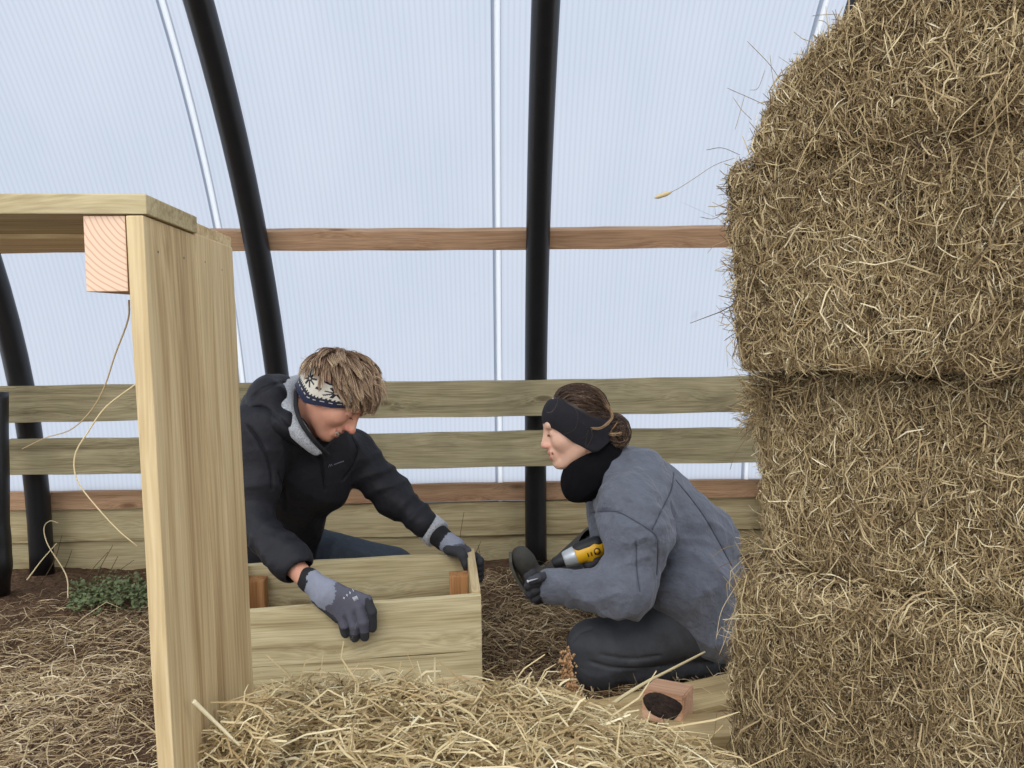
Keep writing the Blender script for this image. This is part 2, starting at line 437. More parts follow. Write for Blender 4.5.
def poly_mat(name, c, stripes=True):
    mt, nt, out = newmat(name); L = nt.links
    tc = N(nt, 'ShaderNodeTexCoord'); sp = N(nt, 'ShaderNodeSeparateXYZ'); L.new(tc.outputs['Object'], sp.inputs[0])
    col = c; t = N(nt, 'ShaderNodeBsdfTranslucent')
    if stripes:
        s = math_(nt, 'MULTIPLY_ADD', math_(nt, 'SINE', math_(nt, 'MULTIPLY', sp.outputs[0], 6.2832 / 0.0195)), 0.5, 0.5)
        cc = ramp(nt, s, [(0.0, tuple(v * 1.02 for v in c)), (0.55, c), (1.0, tuple(v * 0.94 for v in c))])
        mp = N(nt, 'ShaderNodeMapping'); L.new(tc.outputs['Object'], mp.inputs[0]); mp.inputs['Scale'].default_value = (2.2, 1.0, 1.0)
        nz = N(nt, 'ShaderNodeTexNoise', i_Scale=1.4, i_Detail=5.0, i_Roughness=0.6); L.new(mp.outputs[0], nz.inputs['Vector'])
        v = ramp(nt, nz.outputs[0], [(0.3, (0.95, 0.96, 0.97)), (0.7, (1.03, 1.02, 1.01))])
        cc = mix(nt, 1.0, cc, v, 'MULTIPLY')
        sm = N(nt, 'ShaderNodeTexNoise', i_Scale=7.0, i_Detail=2.0); L.new(tc.outputs['Object'], sm.inputs['Vector'])
        cc = mix(nt, ramp(nt, sm.outputs[0], [(0.72, (0, 0, 0)), (0.80, (0.35, 0.35, 0.35))]), cc, tuple(v * 0.7 for v in c))
        L.new(cc, t.inputs[0])
    else: t.inputs[0].default_value = (*c, 1)
    L.new(t.outputs[0], out.inputs[0]); return mt
SHEET = poly_mat('twin_wall_sheet', (0.377, 0.408, 0.462))
JOINW = poly_mat('clear_joint_strip', (0.72, 0.74, 0.76), False)
JOING = poly_mat('joint_flange', (0.36, 0.395, 0.45), False)

# ------------------------------------------------------------------ setting: ground, tunnel cover
YC, ZC, RAD = 0.40, 0.09, 2.92
def arch(phi, R):                # phi 0 = far foot, pi/2 = crown
    return YC + R * math.cos(phi), ZC + R * math.sin(phi)
def gz(x, y):
    return 0.012 * np.sin(3.1 * x + 1.3) * np.sin(2.7 * y + .4) + 0.007 * np.sin(9 * x + 2 * y) + 0.006 * np.sin(13 * y - 4 * x) - 0.01
SOIL = plain('brown_soil', srgb(92, 72, 56), rough=0.95, noise=0.55, nscale=38, bump=0.9, bscale=55, spec=0.1, bdist=0.02)
xs = np.linspace(-4.5, 4.5, 301); ys = np.linspace(-2.7, 3.45, 215)
Xg, Yg = np.meshgrid(xs, ys, indexing='ij')
Zg = gz(Xg, Yg) + 0.004 * np.sin(31 * Xg + 17 * Yg) * np.sin(27 * Yg) + RNG.normal(size=Xg.shape) * 0.0022
idx = np.arange(Xg.size).reshape(Xg.shape)
Fg = np.stack([idx[:-1, :-1], idx[1:, :-1], idx[1:, 1:], idx[:-1, 1:]], -1).reshape(-1, 4)
tag(mesh_obj('floor', np.stack([Xg, Yg, Zg], -1).reshape(-1, 3), Fg, SOIL), kind='structure')

JX = [-3.18, -2.12, -1.05, 0.045, 1.148, 2.21, 3.27]
def sheet(name, x0, x1, p0, p1, R, mat, n=40):
    V = []; 
    for i in range(n + 1):
        y, z = arch(p0 + (p1 - p0) * i / n, R)
        V += [(x0, y, z), (x1, y, z)]
    Fc = [[2 * i, 2 * i + 1, 2 * i + 3, 2 * i + 2] for i in range(n)]
    return tag(mesh_obj(name, V, Fc, mat), kind='structure')
PH0 = math.asin((0.20 - ZC) / (RAD + .09))
for i in range(len(JX) - 1):
    sheet('wall_back', JX[i] + 0.009, JX[i + 1] - 0.009, PH0, math.pi / 2, RAD + 0.09, SHEET)
n_ = 0
for x in JX[1:-1]:
    n_ += 1
    V = []; n = 60
    for k in range(n + 1):
        ph = PH0 + (math.pi / 2 - PH0) * k / n
        for dx, R in ((-0.022, RAD + 0.084), (-0.010, RAD + 0.084), (-0.010, RAD + 0.078), (0.010, RAD + 0.078), (0.010, RAD + 0.084), (0.0135, RAD + 0.084)):
            y, z = arch(ph, R); V.append((x + dx, y, z))
    Fc = [[6 * k + j, 6 * k + j + 1, 6 * k + j + 7, 6 * k + j + 6] for k in range(n) for j in range(5)]
    o = mesh_obj('trim_%d' % n_, V, Fc, JOING); tag(o, kind='structure')
    o.data.materials.append(JOINW)
    for k in range(n): o.data.polygons[5 * k + 2].material_index = 1

# hoops
hoops = [(-1.93, 0.010, 'black plastic hoop pipe at far left, behind the straws hanging off the timber frame'),
         (-0.87, -0.022, 'black hoop pipe rising behind the kneeling person in the black hooded jacket'),
         (0.197, 0.002, 'upright black hoop pipe between the two people, left of the dark ear warmer'),
         (1.255, -0.014, 'black hoop pipe mostly hidden behind the hay bale stack')]
for x, ln, lab in hoops:
    pts = [(x + ln * (z - 0.5), y, z) for y, z in [(YC + RAD, -0.02)] + [arch(math.pi * k / 64, RAD) for k in range(65)]]
    pts = [(x + ln * (min(p[2], 2.2) - .5), p[1], p[2]) for p in pts]
    o = tube('hoop_pipe', pts, 0.047, POLE, sides=24); tag(o, lab, 'hoop pipe', 'tunnel hoops')

# purlins and boards along the wall
def at_arch(z, R): return YC + math.sqrt(R * R - (z - ZC) ** 2)
def wall_board(name, z, W, T, R, x0, x1, mat, label, cat, group=None, dz=0.0, tilt=True, seed=0):
    y = at_arch(z, R)
    ang = math.asin((z - ZC) / R) if tilt else 0
    o = board(name, (x0, y, z), (x1, y, z + dz), W, T, (0, math.cos(ang), math.sin(ang)), mat, seed=seed, warp=0.003)
    return tag(o, label, cat, group)
wall_board('purlin', 1.383, 0.078, 0.045, RAD + 0.055, -2.6, 2.6, PINKW, 'long reddish timber running behind the hoops at head height', 'timber rail', seed=3)
wall_board('side_rail', 0.742, 0.148, 0.035, RAD - 0.070, -2.02, 2.0, RAILW, 'upper grey-green board fixed across the front of the hoops', 'board', tilt=False, seed=4)
wall_board('side_rail', 0.521, 0.148, 0.035, RAD - 0.068, -1.985, 2.0, RAILW, 'lower grey-green board across the hoops, starting short of the left hoop', 'board', tilt=False, seed=5)
wall_board('bottom_rail', 0.305, 0.078, 0.045, RAD + 0.055 + 0.025, -2.6, 2.6, PINKW, 'reddish timber lying along the top of the ground boards', 'timber rail', tilt=False, seed=6)
wall_board('ground_board', 0.188, 0.150, 0.04, RAD + 0.09, -2.6, 2.6, GREENW, 'upper ground board directly under the reddish timber', 'board', tilt=False, seed=7)
wall_board('ground_board', 0.040, 0.142, 0.04, RAD + 0.105, -2.6, 2.6, GREENW, 'lowest ground board touching the soil along the wall', 'board', tilt=False, seed=8)

# black pipe end at far left edge
pp = [P(-3, y, 3.02) for y in (388, 420, 450, 480, 500)]
o_pts = [P(2 - 9, 392, 2.95), P(-7, 430, 2.95), P(-6, 480, 2.95), P(-6, 520, 2.95), P(-4, 545, 2.95), P(-5, 575, 2.95)]
b_ = G(-5, 596, 0.0); o_pts.append(b_)
o = tube('drain_pipe', spline(o_pts, 30), 0.052 + 0.006 * np.exp(-((np.linspace(0, 1, 30) - 0.78) / 0.05) ** 2), POLE, sides=20)
tag(o, 'black pipe standing upright at the left edge of the picture', 'pipe')

# ------------------------------------------------------------------ timber stand in the left foreground
ZT = 1.1185
A0 = G(142, 215, ZT); B0 = G(232, 249, ZT)
back = nrm(B0 - A0); left = nrm(np.cross([0, 0, 1.0], back))       # left = towards -x
if left[0] > 0: left = -left
Wp = np.linalg.norm(B0 - A0) / 2; TH = 0.0165
LEAN = np.array([0.010, 0, 0])
Z1 = np.array([0, 0, 1.0])
frame = thing('timber_stand', (A0[0], A0[1], 0), 'tall pale timber stand in the left foreground with boarded top and side', 'timber frame')
TOPB = 0.019
for k in range(2):
    c = A0 + back * (Wp * (k + 0.5)) + left * TH / 2
    ztop = ZT - (0.0 if k == 0 else -0.002)
    o = board('side_board', (c[0] + LEAN[0] * 1.6, c[1], 0.0), (c[0], c[1], ztop), Wp - 0.0012, TH, left, POSTW, frame, bev=0.0016, warp=0.0008, seed=20 + k)
    for q, (px, py) in enumerate(((157, 252), (183, 258)) if k == 0 else ((204, 262), (221, 270))):
        r = ray(px, py); nn = -left; t = ((A0 - CAM) @ nn) / (r @ nn); p = CAM + r * t
        V, Fc = sweep([p - nn * 0.002, p + nn * 0.0006, p + nn * 0.0009], [0.0056, 0.0056, 0.0042], 14)
        mesh_obj('screw', V, Fc, STEEL, o)
        V, Fc = sweep([p + nn * 0.0007, p + nn * 0.0014], [0.0016, 0.0012], 6)
        mesh_obj('screw_recess', V, Fc, POLE, o)
for k in range(2):                                                   # the two top boards run away to the left
    c = A0 + back * (Wp * (k + 0.5)) + Z1 * (TOPB / 2 + 0.001 - (0.0 if k == 0 else 0.004))
    over = 0.004 if k == 0 else 0.0
    a = c - left * over; b = c + left * 1.1
    if k == 0: a = a + np.array([0, 0, 0])
    board('top_board', a, b, Wp - 0.001, TOPB, Z1, GREENW if k == 0 else POSTW, frame, bev=0.0014, warp=0.001, seed=24 + k)
# square beam under the top, its sawn end against the side boards
bc = A0 + left * (TH + 0.001 + 0.019)
be = 0.036; bh = 0.070
pb0 = A0 + left * (TH + 0.0205) + back * 0.004; pb1 = pb0 + back * (2 * Wp - 0.01)
pb0 = pb0 - Z1 * (bh / 2 + 0.001); pb1 = pb1 - Z1 * (bh / 2 + 0.001)
bm_ = board('cross_beam', pb0, pb1, bh, 0.039, left, PINKW, frame, bev=0.001, seed=28)
bm_.data.materials.append(ENDP)
for pl in bm_.data.polygons:
    if abs(pl.normal.x) > 0.8: pl.material_index = 1

# ------------------------------------------------------------------ crate of planks between the two people
ZC_ = 0.312
crate_fr = G(481, 596, ZC_); _cl = 0.715; crate_fl = crate_fr - _cl * np.array([math.cos(math.radians(7)), math.sin(math.radians(7)), 0])
ex = nrm(crate_fr - crate_fl); ey = np.array([math.cos(math.radians(93.5)), math.sin(math.radians(93.5)), 0]); eyn = nrm(np.cross(Z1, ex))
DW = 0.43                       # outer width
CL = float(np.linalg.norm(crate_fr - crate_fl))
t_ = 0.024
org = crate_fl
def CR(x, y, z): return org + ex * x + ey * y + Z1 * (z - ZC_)
crate = thing('wooden_crate', CR(CL / 2, DW / 2, 0), 'open box of pale new planks on the ground between the two kneeling people', 'crate')
for yy, nm in ((t_ / 2, 'front_plank'), (DW - t_ / 2, 'back_plank')):
    for z0 in (0.0, 1):
        zc = ZC_ - 0.074 if z0 else ZC_ - 0.148 - 0.074 - 0.001
        hh = 0.147
        if not z0: hh = 0.15
        board(nm, CR(0, yy, zc), CR(CL if yy < 0.1 else CL - t_ - 0.001, yy, zc), hh, t_, -eyn, CRATEW, crate, seed=int(30 + z0 + yy * 10), warp=0.001, bev=0.0018)
for z0, x in ((1, CL - t_ / 2), (0, CL - t_ / 2), (1, t_ / 2 + 0.001), (0, t_ / 2 + .001)):
    zc = ZC_ - 0.074 + 0.008 if z0 else ZC_ - 0.148 - 0.074
    board('end_plank', CR(x, t_ + 0.001, zc), CR(x, DW if x > .1 else DW - t_ - .001, zc), 0.147, t_, ex, POSTW, crate, seed=int(40 + z0 + x * 10), warp=0.0, bev=0.0018)
for x, y in ((CL - t_ - 0.029, DW - t_ - 0.10), (t_ + 0.032, DW - t_ - 0.034)):
    o = board('corner_block', CR(x, y, 0.012), CR(x, y, ZC_ - 0.032), 0.056, 0.056, ey, BLOCKW, crate, seed=50, bev=0.002)

# ------------------------------------------------------------------ planks and offcut on the ground, right
def plank_on_ground(name, p0, p1, W, T, z, mat, label, seed):
    a = G(*p0, z); b = G(*p1, z)
    a[2] = b[2] = z - T / 2
    o = board(name, a, b, W, T, Z1, mat, seed=seed, bev=0.003, warp=0.001); return tag(o, label, 'plank')
plank_on_ground('plank', (560, 722), (800, 672), 0.145, 0.045, 0.05, PALEW, 'pale plank flat on the ground in front of the dark knee, under the offcut', 61)
o = plank_on_ground('plank', (668, 726), (860, 716), 0.11, 0.07, 0.082, PALEW, 'short thick pale timber on the ground against the foot of the bale stack', 62)
# offcut with a charred hollow: a square block, one face scooped
bc_ = G(668, 716, 0.058) 
R_ = rot_from([0.86, -0.45, 0.0], [0.12, 0.1, 0.95])
bm = bmesh.new(); bmesh.ops.create_cube(bm, size=1.0)
for v in bm.verts: v.co = Vector((v.co.x * 0.10, v.co.y * 0.11, v.co.z * 0.072))
bmesh.ops.bevel(bm, geom=list(bm.edges), offset=0.003, segments=2, affect='EDGES')
bm.verts.index_update()
Vb = [tuple(v.co) for v in bm.verts]; Fb = [[v.index for v in f.verts] for f in bm.faces]; bm.free()
offc = mesh_obj('timber_offcut', Vb, Fb, wood('offcut_fir', srgb(212, 172, 142), srgb(196, 154, 122), srgb(162, 118, 88), knots=0, dirt=.2), smooth=False, loc=(bc_[0], bc_[1], 0.058 + 0.036), rot=R_)
tag(offc, 'small reddish timber offcut with a dark bark patch, lying on the pale plank', 'offcut')
BARK = plain('dark_bark', srgb(48, 36, 30), rough=0.9, noise=0.5, nscale=60, bump=1.0, bscale=90, bdist=0.01)
V = []; nb = 22
for j, rr in enumerate((1.0, 0.97, 0.6, 0.0)):
    for i in range(nb):
        a = 2 * math.pi * i / nb; x = rr * 0.047 * math.cos(a) * (1 + .1 * math.sin(3 * a)); z = rr * 0.031 * math.sin(a) * (1 + .12 * math.cos(2 * a + 1)) + .005
        V.append((x, -0.0545 - (0.0, 0.003, 0.0045, 0.0035)[j], z))
Fc = [[j * nb + i, j * nb + (i + 1) % nb, (j + 1) * nb + (i + 1) % nb, (j + 1) * nb + i] for j in range(3) for i in range(nb)]
mesh_obj('bark_patch', V, Fc, BARK, offc); bpy.data.objects['bark_patch'].matrix_parent_inverse = Matrix.Identity(4)

# ------------------------------------------------------------------ hay
HC = [srgb(84, 68, 48), srgb(130, 109, 78), srgb(170, 148, 110), srgb(196, 176, 134), srgb(216, 199, 158), srgb(242, 232, 200)]
HAY = straw_mat('bale_hay', HC)
HC2 = [srgb(108, 88, 62), srgb(164, 141, 102), srgb(196, 175, 132), srgb(220, 204, 162), srgb(240, 230, 194)]
HAYF = straw_mat('loose_straw', HC2)
HC3 = [srgb(82, 64, 48), srgb(126, 103, 78), srgb(172, 148, 112), srgb(208, 186, 146), srgb(238, 222, 186)]
HAYG = straw_mat('ground_hay', HC3)

def strands(p, t, n, L, bend, K=4):
    """p,t,n (N,3); L,bend (N,) -> (N,K,3)"""
    s = np.linspace(-0.5, 0.5, K)[None, :, None]
    q = p[:, None] + t[:, None] * L[:, None, None] * s + n[:, None] * (bend * L)[:, None, None] * (0.25 - s * s) * 2
    side = np.cross(t, n); q = q + side[:, None] * (L * RNG.normal(size=len(L)) * 0.18)[:, None, None] * (0.25 - s * s) * 2
    kink = RNG.normal(size=q.shape) * (L * 0.035)[:, None, None]
    return q + kink

def make_bale(name, centre, yaw, dims, label, counts, slope=0.0, sexp=1.0, seed=0, r=0.045):
    rg = np.random.default_rng(seed)
    hx, hy, hz = [d / 2 for d in dims]; h = np.array([hx, hy, hz])
    def shape(p):
        inn = np.clip(p, -h + r, h - r); d = p - inn; ln = np.linalg.norm(d, axis=1, keepdims=True) + 1e-9
        nn = d / ln; q = inn + nn * np.minimum(ln, r)
        und = 0.011 * sines(q[:, 0], q[:, 1], q[:, 2], 14, seed) + 0.007 * sines(q[:, 0], q[:, 1], q[:, 2], 45, seed + 1)
        # bale flakes: faint vertical ribs along the length
        und = und + 0.004 * np.sin(q[:, 0] * 2 * math.pi / 0.09 + 2 * np.sin(q[:, 2] * 9))
        q = q + nn * und[:, None]
        if slope:
            f = (q[:, 2] + hz) / (2 * hz); q[:, 0] += slope * f ** sexp * np.clip((hx - q[:, 0]) / (2 * hx), 0, 1) ** 1.0
        return q, nn
    # core
    V = []; Fc = []; m_ = 26
    for ax in range(3):
        for sg in (-1, 1):
            o1, o2 = (ax + 1) % 3, (ax + 2) % 3
            u = np.linspace(-1, 1, m_); U_, W_ = np.meshgrid(u, u, indexing='ij')
            p = np.zeros((m_ * m_, 3)); p[:, ax] = sg * h[ax]; p[:, o1] = U_.ravel() * h[o1]; p[:, o2] = W_.ravel() * h[o2]
            q, nn = shape(p); q = q - nn * 0.014
            b = len(V) and sum(len(v) for v in V) or 0
            V.append(q); ii = np.arange(m_ * m_).reshape(m_, m_) + b
            f = np.stack([ii[:-1, :-1], ii[1:, :-1], ii[1:, 1:], ii[:-1, 1:]], -1).reshape(-1, 4)
            Fc.append(f if sg > 0 else f[:, ::-1])
    V = np.concatenate(V); Fc = np.concatenate(Fc)
    cr = np.full(len(V), 0.03)
    # strands
    P_, T_, N_, L_, W_ = [], [], [], [], []
    for (ax, sg), cnt in counts.items():
        o1, o2 = (ax + 1) % 3, (ax + 2) % 3
        p = np.zeros((cnt, 3)); p[:, ax] = sg * h[ax]; p[:, o1] = rg.uniform(-1, 1, cnt) * h[o1]; p[:, o2] = rg.uniform(-1, 1, cnt) * h[o2]
        q, nn = shape(p)
        t = rg.normal(size=(cnt, 3)); 
        if ax == 1: t[:, 2] *= 1.5; t[:, 0] *= 0.9
        t = t - nn * (t * nn).sum(1, keepdims=True); t /= np.linalg.norm(t, axis=1, keepdims=True) + 1e-9
        lay = rg.uniform(0, 1, cnt)
        t = t + nn * (rg.normal(size=(cnt, 1)) * 0.28)
        L = np.exp(rg.normal(-3.62, 0.42, cnt)); big = rg.random(cnt) < 0.025; L[big] *= 2.4
        if ax == 0:
            pk = rg.random(cnt) < .12; L *= np.where(pk, 1.25, .62); t = t + nn * (rg.uniform(-.2, 1.0, (cnt, 1)) + pk[:, None] * 1.2)
        t /= np.linalg.norm(t, axis=1, keepdims=True)
        q = q - nn * (0.013 * lay[:, None]) + nn * 0.004
        w = rg.uniform(0.0009, 0.0021, cnt); w[big] *= 1.35
        P_.append(q); T_.append(t); N_.append(nn); L_.append(L); W_.append(w)
    # seams and edges shed wispy straws
    cnt = counts.get('wisps', 0) if isinstance(counts, dict) else 0
    p, t, nn, L, w = map(np.concatenate, (P_, T_, N_, L_, W_))
    pts = strands(p, t, nn, L, rg.uniform(0, 0.5, len(L)))
    Vs, Fs, own = ribbons(pts, w)
    # tone drifts across the bale; single straws differ
    rn = np.clip(rg.normal(0.44, 0.24, len(L)) + 0.10 * sines(p[:, 0], p[:, 1], p[:, 2], 18, seed + 4), 0, 1)
    allV = np.concatenate([V, Vs]); allF = np.concatenate([Fc, Fs + len(V)]); rr = np.concatenate([cr, rn[own]])
    o = mesh_obj('hay_bale', allV, allF, HAY, None, smooth=True, rnd=rr, loc=centre, rot=Matrix.Rotation(yaw, 3, 'Z'))
    return tag(o, label, 'hay bale', 'stacked hay bales')

cA = P(742, 400, 1.40); cB = P(1024, 400, 1.10)
byaw = math.atan2(cB[1] - cA[1], cB[0] - cA[0]); bx = np.array([math.cos(byaw), math.sin(byaw), 0]); by = np.array([-math.sin(byaw), math.cos(byaw), 0])
def bale_at(px, z0, z1, d, L=0.85, D=0.45, **k):
    c = P(px, 400, d); c[2] = 0
    c = c + bx * L / 2 + by * D / 2; c[2] = (z0 + z1) / 2
    return make_bale('hay_bale', c, byaw, (L, D, z1 - z0 + 0.012), **k)
CN = {(1, -1): 32000, (0, -1): 9000, (2, 1): 2500}
bale_at(742, 0.0, 0.20, 1.40, label='lowest hay bale, thin and squashed under the right-hand stack', counts={(1, -1): 3000, (0, -1): 1500}, seed=11)
bale_at(731, 0.20, 0.565, 1.38, label='hay bale beside the pale ground planks, sticking out below the others in the stack', counts={(1, -1): 32000, (0, -1): 9000, (2, 1): 8000}, seed=12)
bale_at(770, 0.565, 0.93, 1.40, slope=-0.06, label='hay bale level with the wall boards, set back at the middle of the stack', counts=CN, seed=13)
bale_at(736, 0.93, 1.30, 1.38, slope=-0.045, label='hay bale at purlin height meeting the reddish rail, above the deep seam', counts=CN, seed=14)
bale_at(744, 1.28, 1.68, 1.34, label='topmost hay bale with a sloping torn left end, cut by the picture top', counts={(1, -1): 30000, (0, -1): 12000, (2, 1): 500}, slope=0.68, sexp=2.3, seed=15)

# loose wisps sticking out of the stack
wp = []; ww = []
def wisp(c, w=0.0012): wp.append(spline(c, 12)); ww.append(w)
wisp([P(735, 158, 1.38), P(715, 165, 1.36), P(695, 178, 1.35), P(676, 190, 1.35), P(660, 196, 1.35)])
for (a, b, c) in (((783, 85), (770, 65), (747, 41)), ((765, 105), (750, 98), (727, 88)), ((740, 155), (722, 148), (706, 150)), ((752, 120), (742, 110), (733, 97)), ((775, 90), (772, 72), (770, 55)),
                  ((735, 200), (716, 218), (700, 217)), ((838, 14), (820, 15), (812, 16)), ((832, 30), (825, 22), (818, 20)), ((745, 95), (738, 120), (735, 130)), ((735, 260), (729, 285), (726, 297)),
                  ((745, 340), (732, 330), (728, 333)), ((742, 370), (733, 368), (729, 370)), ((750, 425), (737, 420), (733, 417)), ((745, 440), (735, 455), (730, 470)), ((738, 600), (725, 640), (719, 655)),
                  ((737, 560), (722, 566), (714, 572)), ((740, 580), (722, 610), (716, 640)), ((738, 545), (725, 548), (712, 557)), ((750, 90), (758, 88), (765, 70))):
    wisp([P(*a, 1.38), P(*b, 1.37), P(*c, 1.36)])
for (x0_, y0_, y1_, n_w, ang0) in ((750, 378, 428, 190, 205), (752, 535, 600, 150, 200), (733, 165, 330, 110, 180), (790, 60, 120, 60, 130)):
    for _ in range(n_w):
        yy_ = RNG.uniform(y0_, y1_); xx_ = x0_ + RNG.normal() * 4 + (-.55 * (yy_ - 90) if y0_ == 60 else 0); an = math.radians(ang0 + RNG.normal() * 40); ln_ = RNG.uniform(9, 24)
        a_ = np.array([xx_ + 7, yy_]); b_ = a_ + ln_ * np.array([math.cos(an), -math.sin(an)]); d_0 = 1.385 + RNG.uniform(-.02, .03)
        wisp([P(*a_, d_0 + .01), P(*((a_ + b_) / 2 + RNG.normal(size=2) * 2), d_0), P(*b_, d_0 - .01)], RNG.uniform(.0009, .0017))
V, Fq, own = ribbons(np.array(wp), np.array(ww), sides=3)
o = mesh_obj('loose_straws', V, Fq, HAY, rnd=np.clip(RNG.normal(.42, .22, len(wp)), 0, 1)[own]); tag(o, 'thin loose straws poking out of the left edge of the bale stack', 'straw', kind='stuff')
sp_ = wp[0][-3:]; V, Fc = sweep(spline([sp_[0], sp_[1], sp_[2], sp_[2] * 2 - sp_[1]], 8), [0.0015, .003, .0042, .0045, .004, .0045, .003, .001], 8)
o = mesh_obj('seed_head', V, Fc, HAY, rnd=np.full(len(V), .7)); tag(o, 'grass seed head on a thin stem reaching left from the bale stack', 'seed head')

# bale in the foreground under the loose heap
fb = P(455, 400, 1.02); fb[2] = 0.20
def fore_bale():
    c = P(430, 400, 0.985); c[2] = 0.2
    o = make_bale('hay_bale', c, -0.03, (0.62, 0.26, 0.41), 'low hay bale buried under the loose straw heap at the bottom edge', {(1, 1): 5000, (1, -1): 9000, (0, 1): 4000, (0, -1): 4000, (2, 1): 2000}, seed=21)
    return o
fore_bale()
rx = [185, 215, 250, 290, 330, 360, 400, 440, 480, 520, 560, 590, 640, 700, 745]
ry = [776, 744, 728, 708, 696, 702, 708, 714, 712, 710, 720, 738, 764, 792, 812]
def heap_point(px, d, u):
    y = np.interp(px, rx, ry) + 8
    prof = np.interp(d, [0.80, 0.93, 1.0, 1.05, 1.13, 1.2], [0.93, 0.98, 1.0, 0.98, 0.86, 0.66])
    z = (1 - (y - 338) * 1.0 / 770) * prof
    pt = CAM + ((RT * ((px[:, None] - 512) / FPX) + FW) * d[:, None]); pt[:, 2] = z
    pt[:, 2] += 0.008 * np.sin(pt[:, 0] * 40) * np.sin(pt[:, 1] * 37 + 1) - u
    return pt
cnt = 24000
px = RNG.uniform(190, 725, cnt); dd = RNG.uniform(0.80, 1.19, cnt); p = heap_point(px, dd, RNG.uniform(0, 1, cnt) ** 1.5 * 0.035)
t = RNG.normal(size=(cnt, 3)) * [1.2, 0.8, 0.30]; t /= np.linalg.norm(t, axis=1, keepdims=True)
L = np.exp(RNG.normal(-2.85, 0.45, cnt)); w = RNG.uniform(0.0014, 0.0032, cnt)
nn = np.tile([0, 0, 1.0], (cnt, 1))
pts = strands(p, t, nn, L, RNG.uniform(-.1, 0.5, cnt), K=5)
# some stand up
cn2 = 420
px = RNG.uniform(215, 700, cn2); dd = RNG.uniform(0.92, 1.12, cn2); p2 = heap_point(px, dd, np.zeros(cn2)) + [0, 0, 0.006]
t2 = RNG.normal(size=(cn2, 3)) * [1, .6, 0.3] + [0.1, 0, 0.35]; t2 /= np.linalg.norm(t2, axis=1, keepdims=True)
L2 = RNG.uniform(0.03, 0.085, cn2); pts2 = strands(p2, t2, np.tile([0, 1.0, 0], (cn2, 1)), L2, RNG.uniform(-.3, .3, cn2), K=5)
cn3 = 1500                                                          # straw spilling past the foot of the timber stand
px = RNG.uniform(192, 268, cn3); yt = np.interp(px, [190, 215, 250, 270], [764, 738, 706, 700]); yy = yt + RNG.uniform(0, 1, cn3) * 75; d3 = RNG.uniform(.84, .93, cn3)
p3 = CAM + (RT * ((px[:, None] - 512) / FPX) + FW - UP * ((yy[:, None] - 384) / FPX)) * d3[:, None]
t3 = RNG.normal(size=(cn3, 3)) * [1.1, .5, .5]; t3 /= np.linalg.norm(t3, axis=1, keepdims=True)
L3 = np.exp(RNG.normal(-3.1, .35, cn3)); p3 = strands(p3, t3, np.tile([0, 0, 1.0], (cn3, 1)), L3, RNG.uniform(-.1, .4, cn3), K=5)
pts = np.concatenate([pts, p3]); w = np.concatenate([w, RNG.uniform(.0012, .0026, cn3)]); cnt += cn3
V1, F1, o1 = ribbons(pts, w); V2, F2, o2 = ribbons(pts2, RNG.uniform(0.0014, 0.003, cn2), sides=3)
# base skin of the heap
gx, gd = np.meshgrid(np.linspace(188, 728, 90), np.linspace(0.78, 1.2, 24), indexing='ij')
hb = heap_point(gx.ravel(), gd.ravel(), np.full(gx.size, 0.03)); ii = np.arange(gx.size).reshape(gx.shape)
bt = hb.copy(); bt[:, 2] = np.minimum(hb[:, 2] - 0.02, 0.40)
Fh = np.stack([ii[:-1, :-1], ii[1:, :-1], ii[1:, 1:], ii[:-1, 1:]], -1).reshape(-1, 4)
rr = np.concatenate([np.full(len(hb), 0.05), np.clip(RNG.normal(.52, .23, cnt), 0, 1)[o1], np.clip(RNG.normal(.7, .2, cn2), 0, 1)[o2]])
o = mesh_obj('straw_heap', np.concatenate([hb, V1, V2]), np.concatenate([Fh, F1 + len(hb), F2 + len(hb) + len(V1)]), HAYF, rnd=rr)
tag(o, 'heap of loose pale straw across the bottom of the picture, in front of the crate', 'straw heap', kind='stuff')

# hay strewn over the ground
def ground_hay():
    cnt = 95000
    x = RNG.uniform(-2.6, 1.6, cnt); y = RNG.uniform(0.9, 3.3, cnt)
    dens = 0.62 + 0.35 * sines(x, y, x * 0, 4.0, 31) + 0.3 * sines(x, y, x * 0, 11.0, 32)
    dens = dens - np.clip((y - 2.35) / 0.8, 0, 1) * 0.75 * (x < -0.6) - np.clip((y - 2.75) / 0.4, 0, 1) * 0.55 * (x >= -0.6)
    k = RNG.random(cnt) < dens; x = x[k]; y = y[k]; c = len(x)
    z = gz(x, y) + RNG.uniform(0.002, 0.028, c) * np.clip(dens[k], 0.2, 1)
    t = RNG.normal(size=(c, 3)) * [1, 1, 0.16]; t /= np.linalg.norm(t, axis=1, keepdims=True)
    L = np.exp(RNG.normal(-2.75, 0.5, c)); pts = strands(np.stack([x, y, z], -1), t, np.tile([0, 0, 1.0], (c, 1)), L, RNG.uniform(0, .45, c), K=4)
    pts[:, :, 2] = np.maximum(pts[:, :, 2], gz(pts[:, :, 0], pts[:, :, 1]) + .002)
    pts[:, :, 1] = np.minimum(pts[:, :, 1], 3.27)
    V, Fq, own = ribbons(pts, RNG.uniform(0.0014, 0.0036, c))
    tone = np.clip(RNG.normal(.42, .25, c) + 0.14 * sines(x, y, x * 0, 5, 77) + .16 * (x < -.6) * (y < 2.4), 0, 1)
    o = mesh_obj('strewn_hay', V, Fq, HAYG, rnd=tone[own]); tag(o, 'loose hay strewn over the brown soil', 'hay', kind='stuff')
ground_hay()

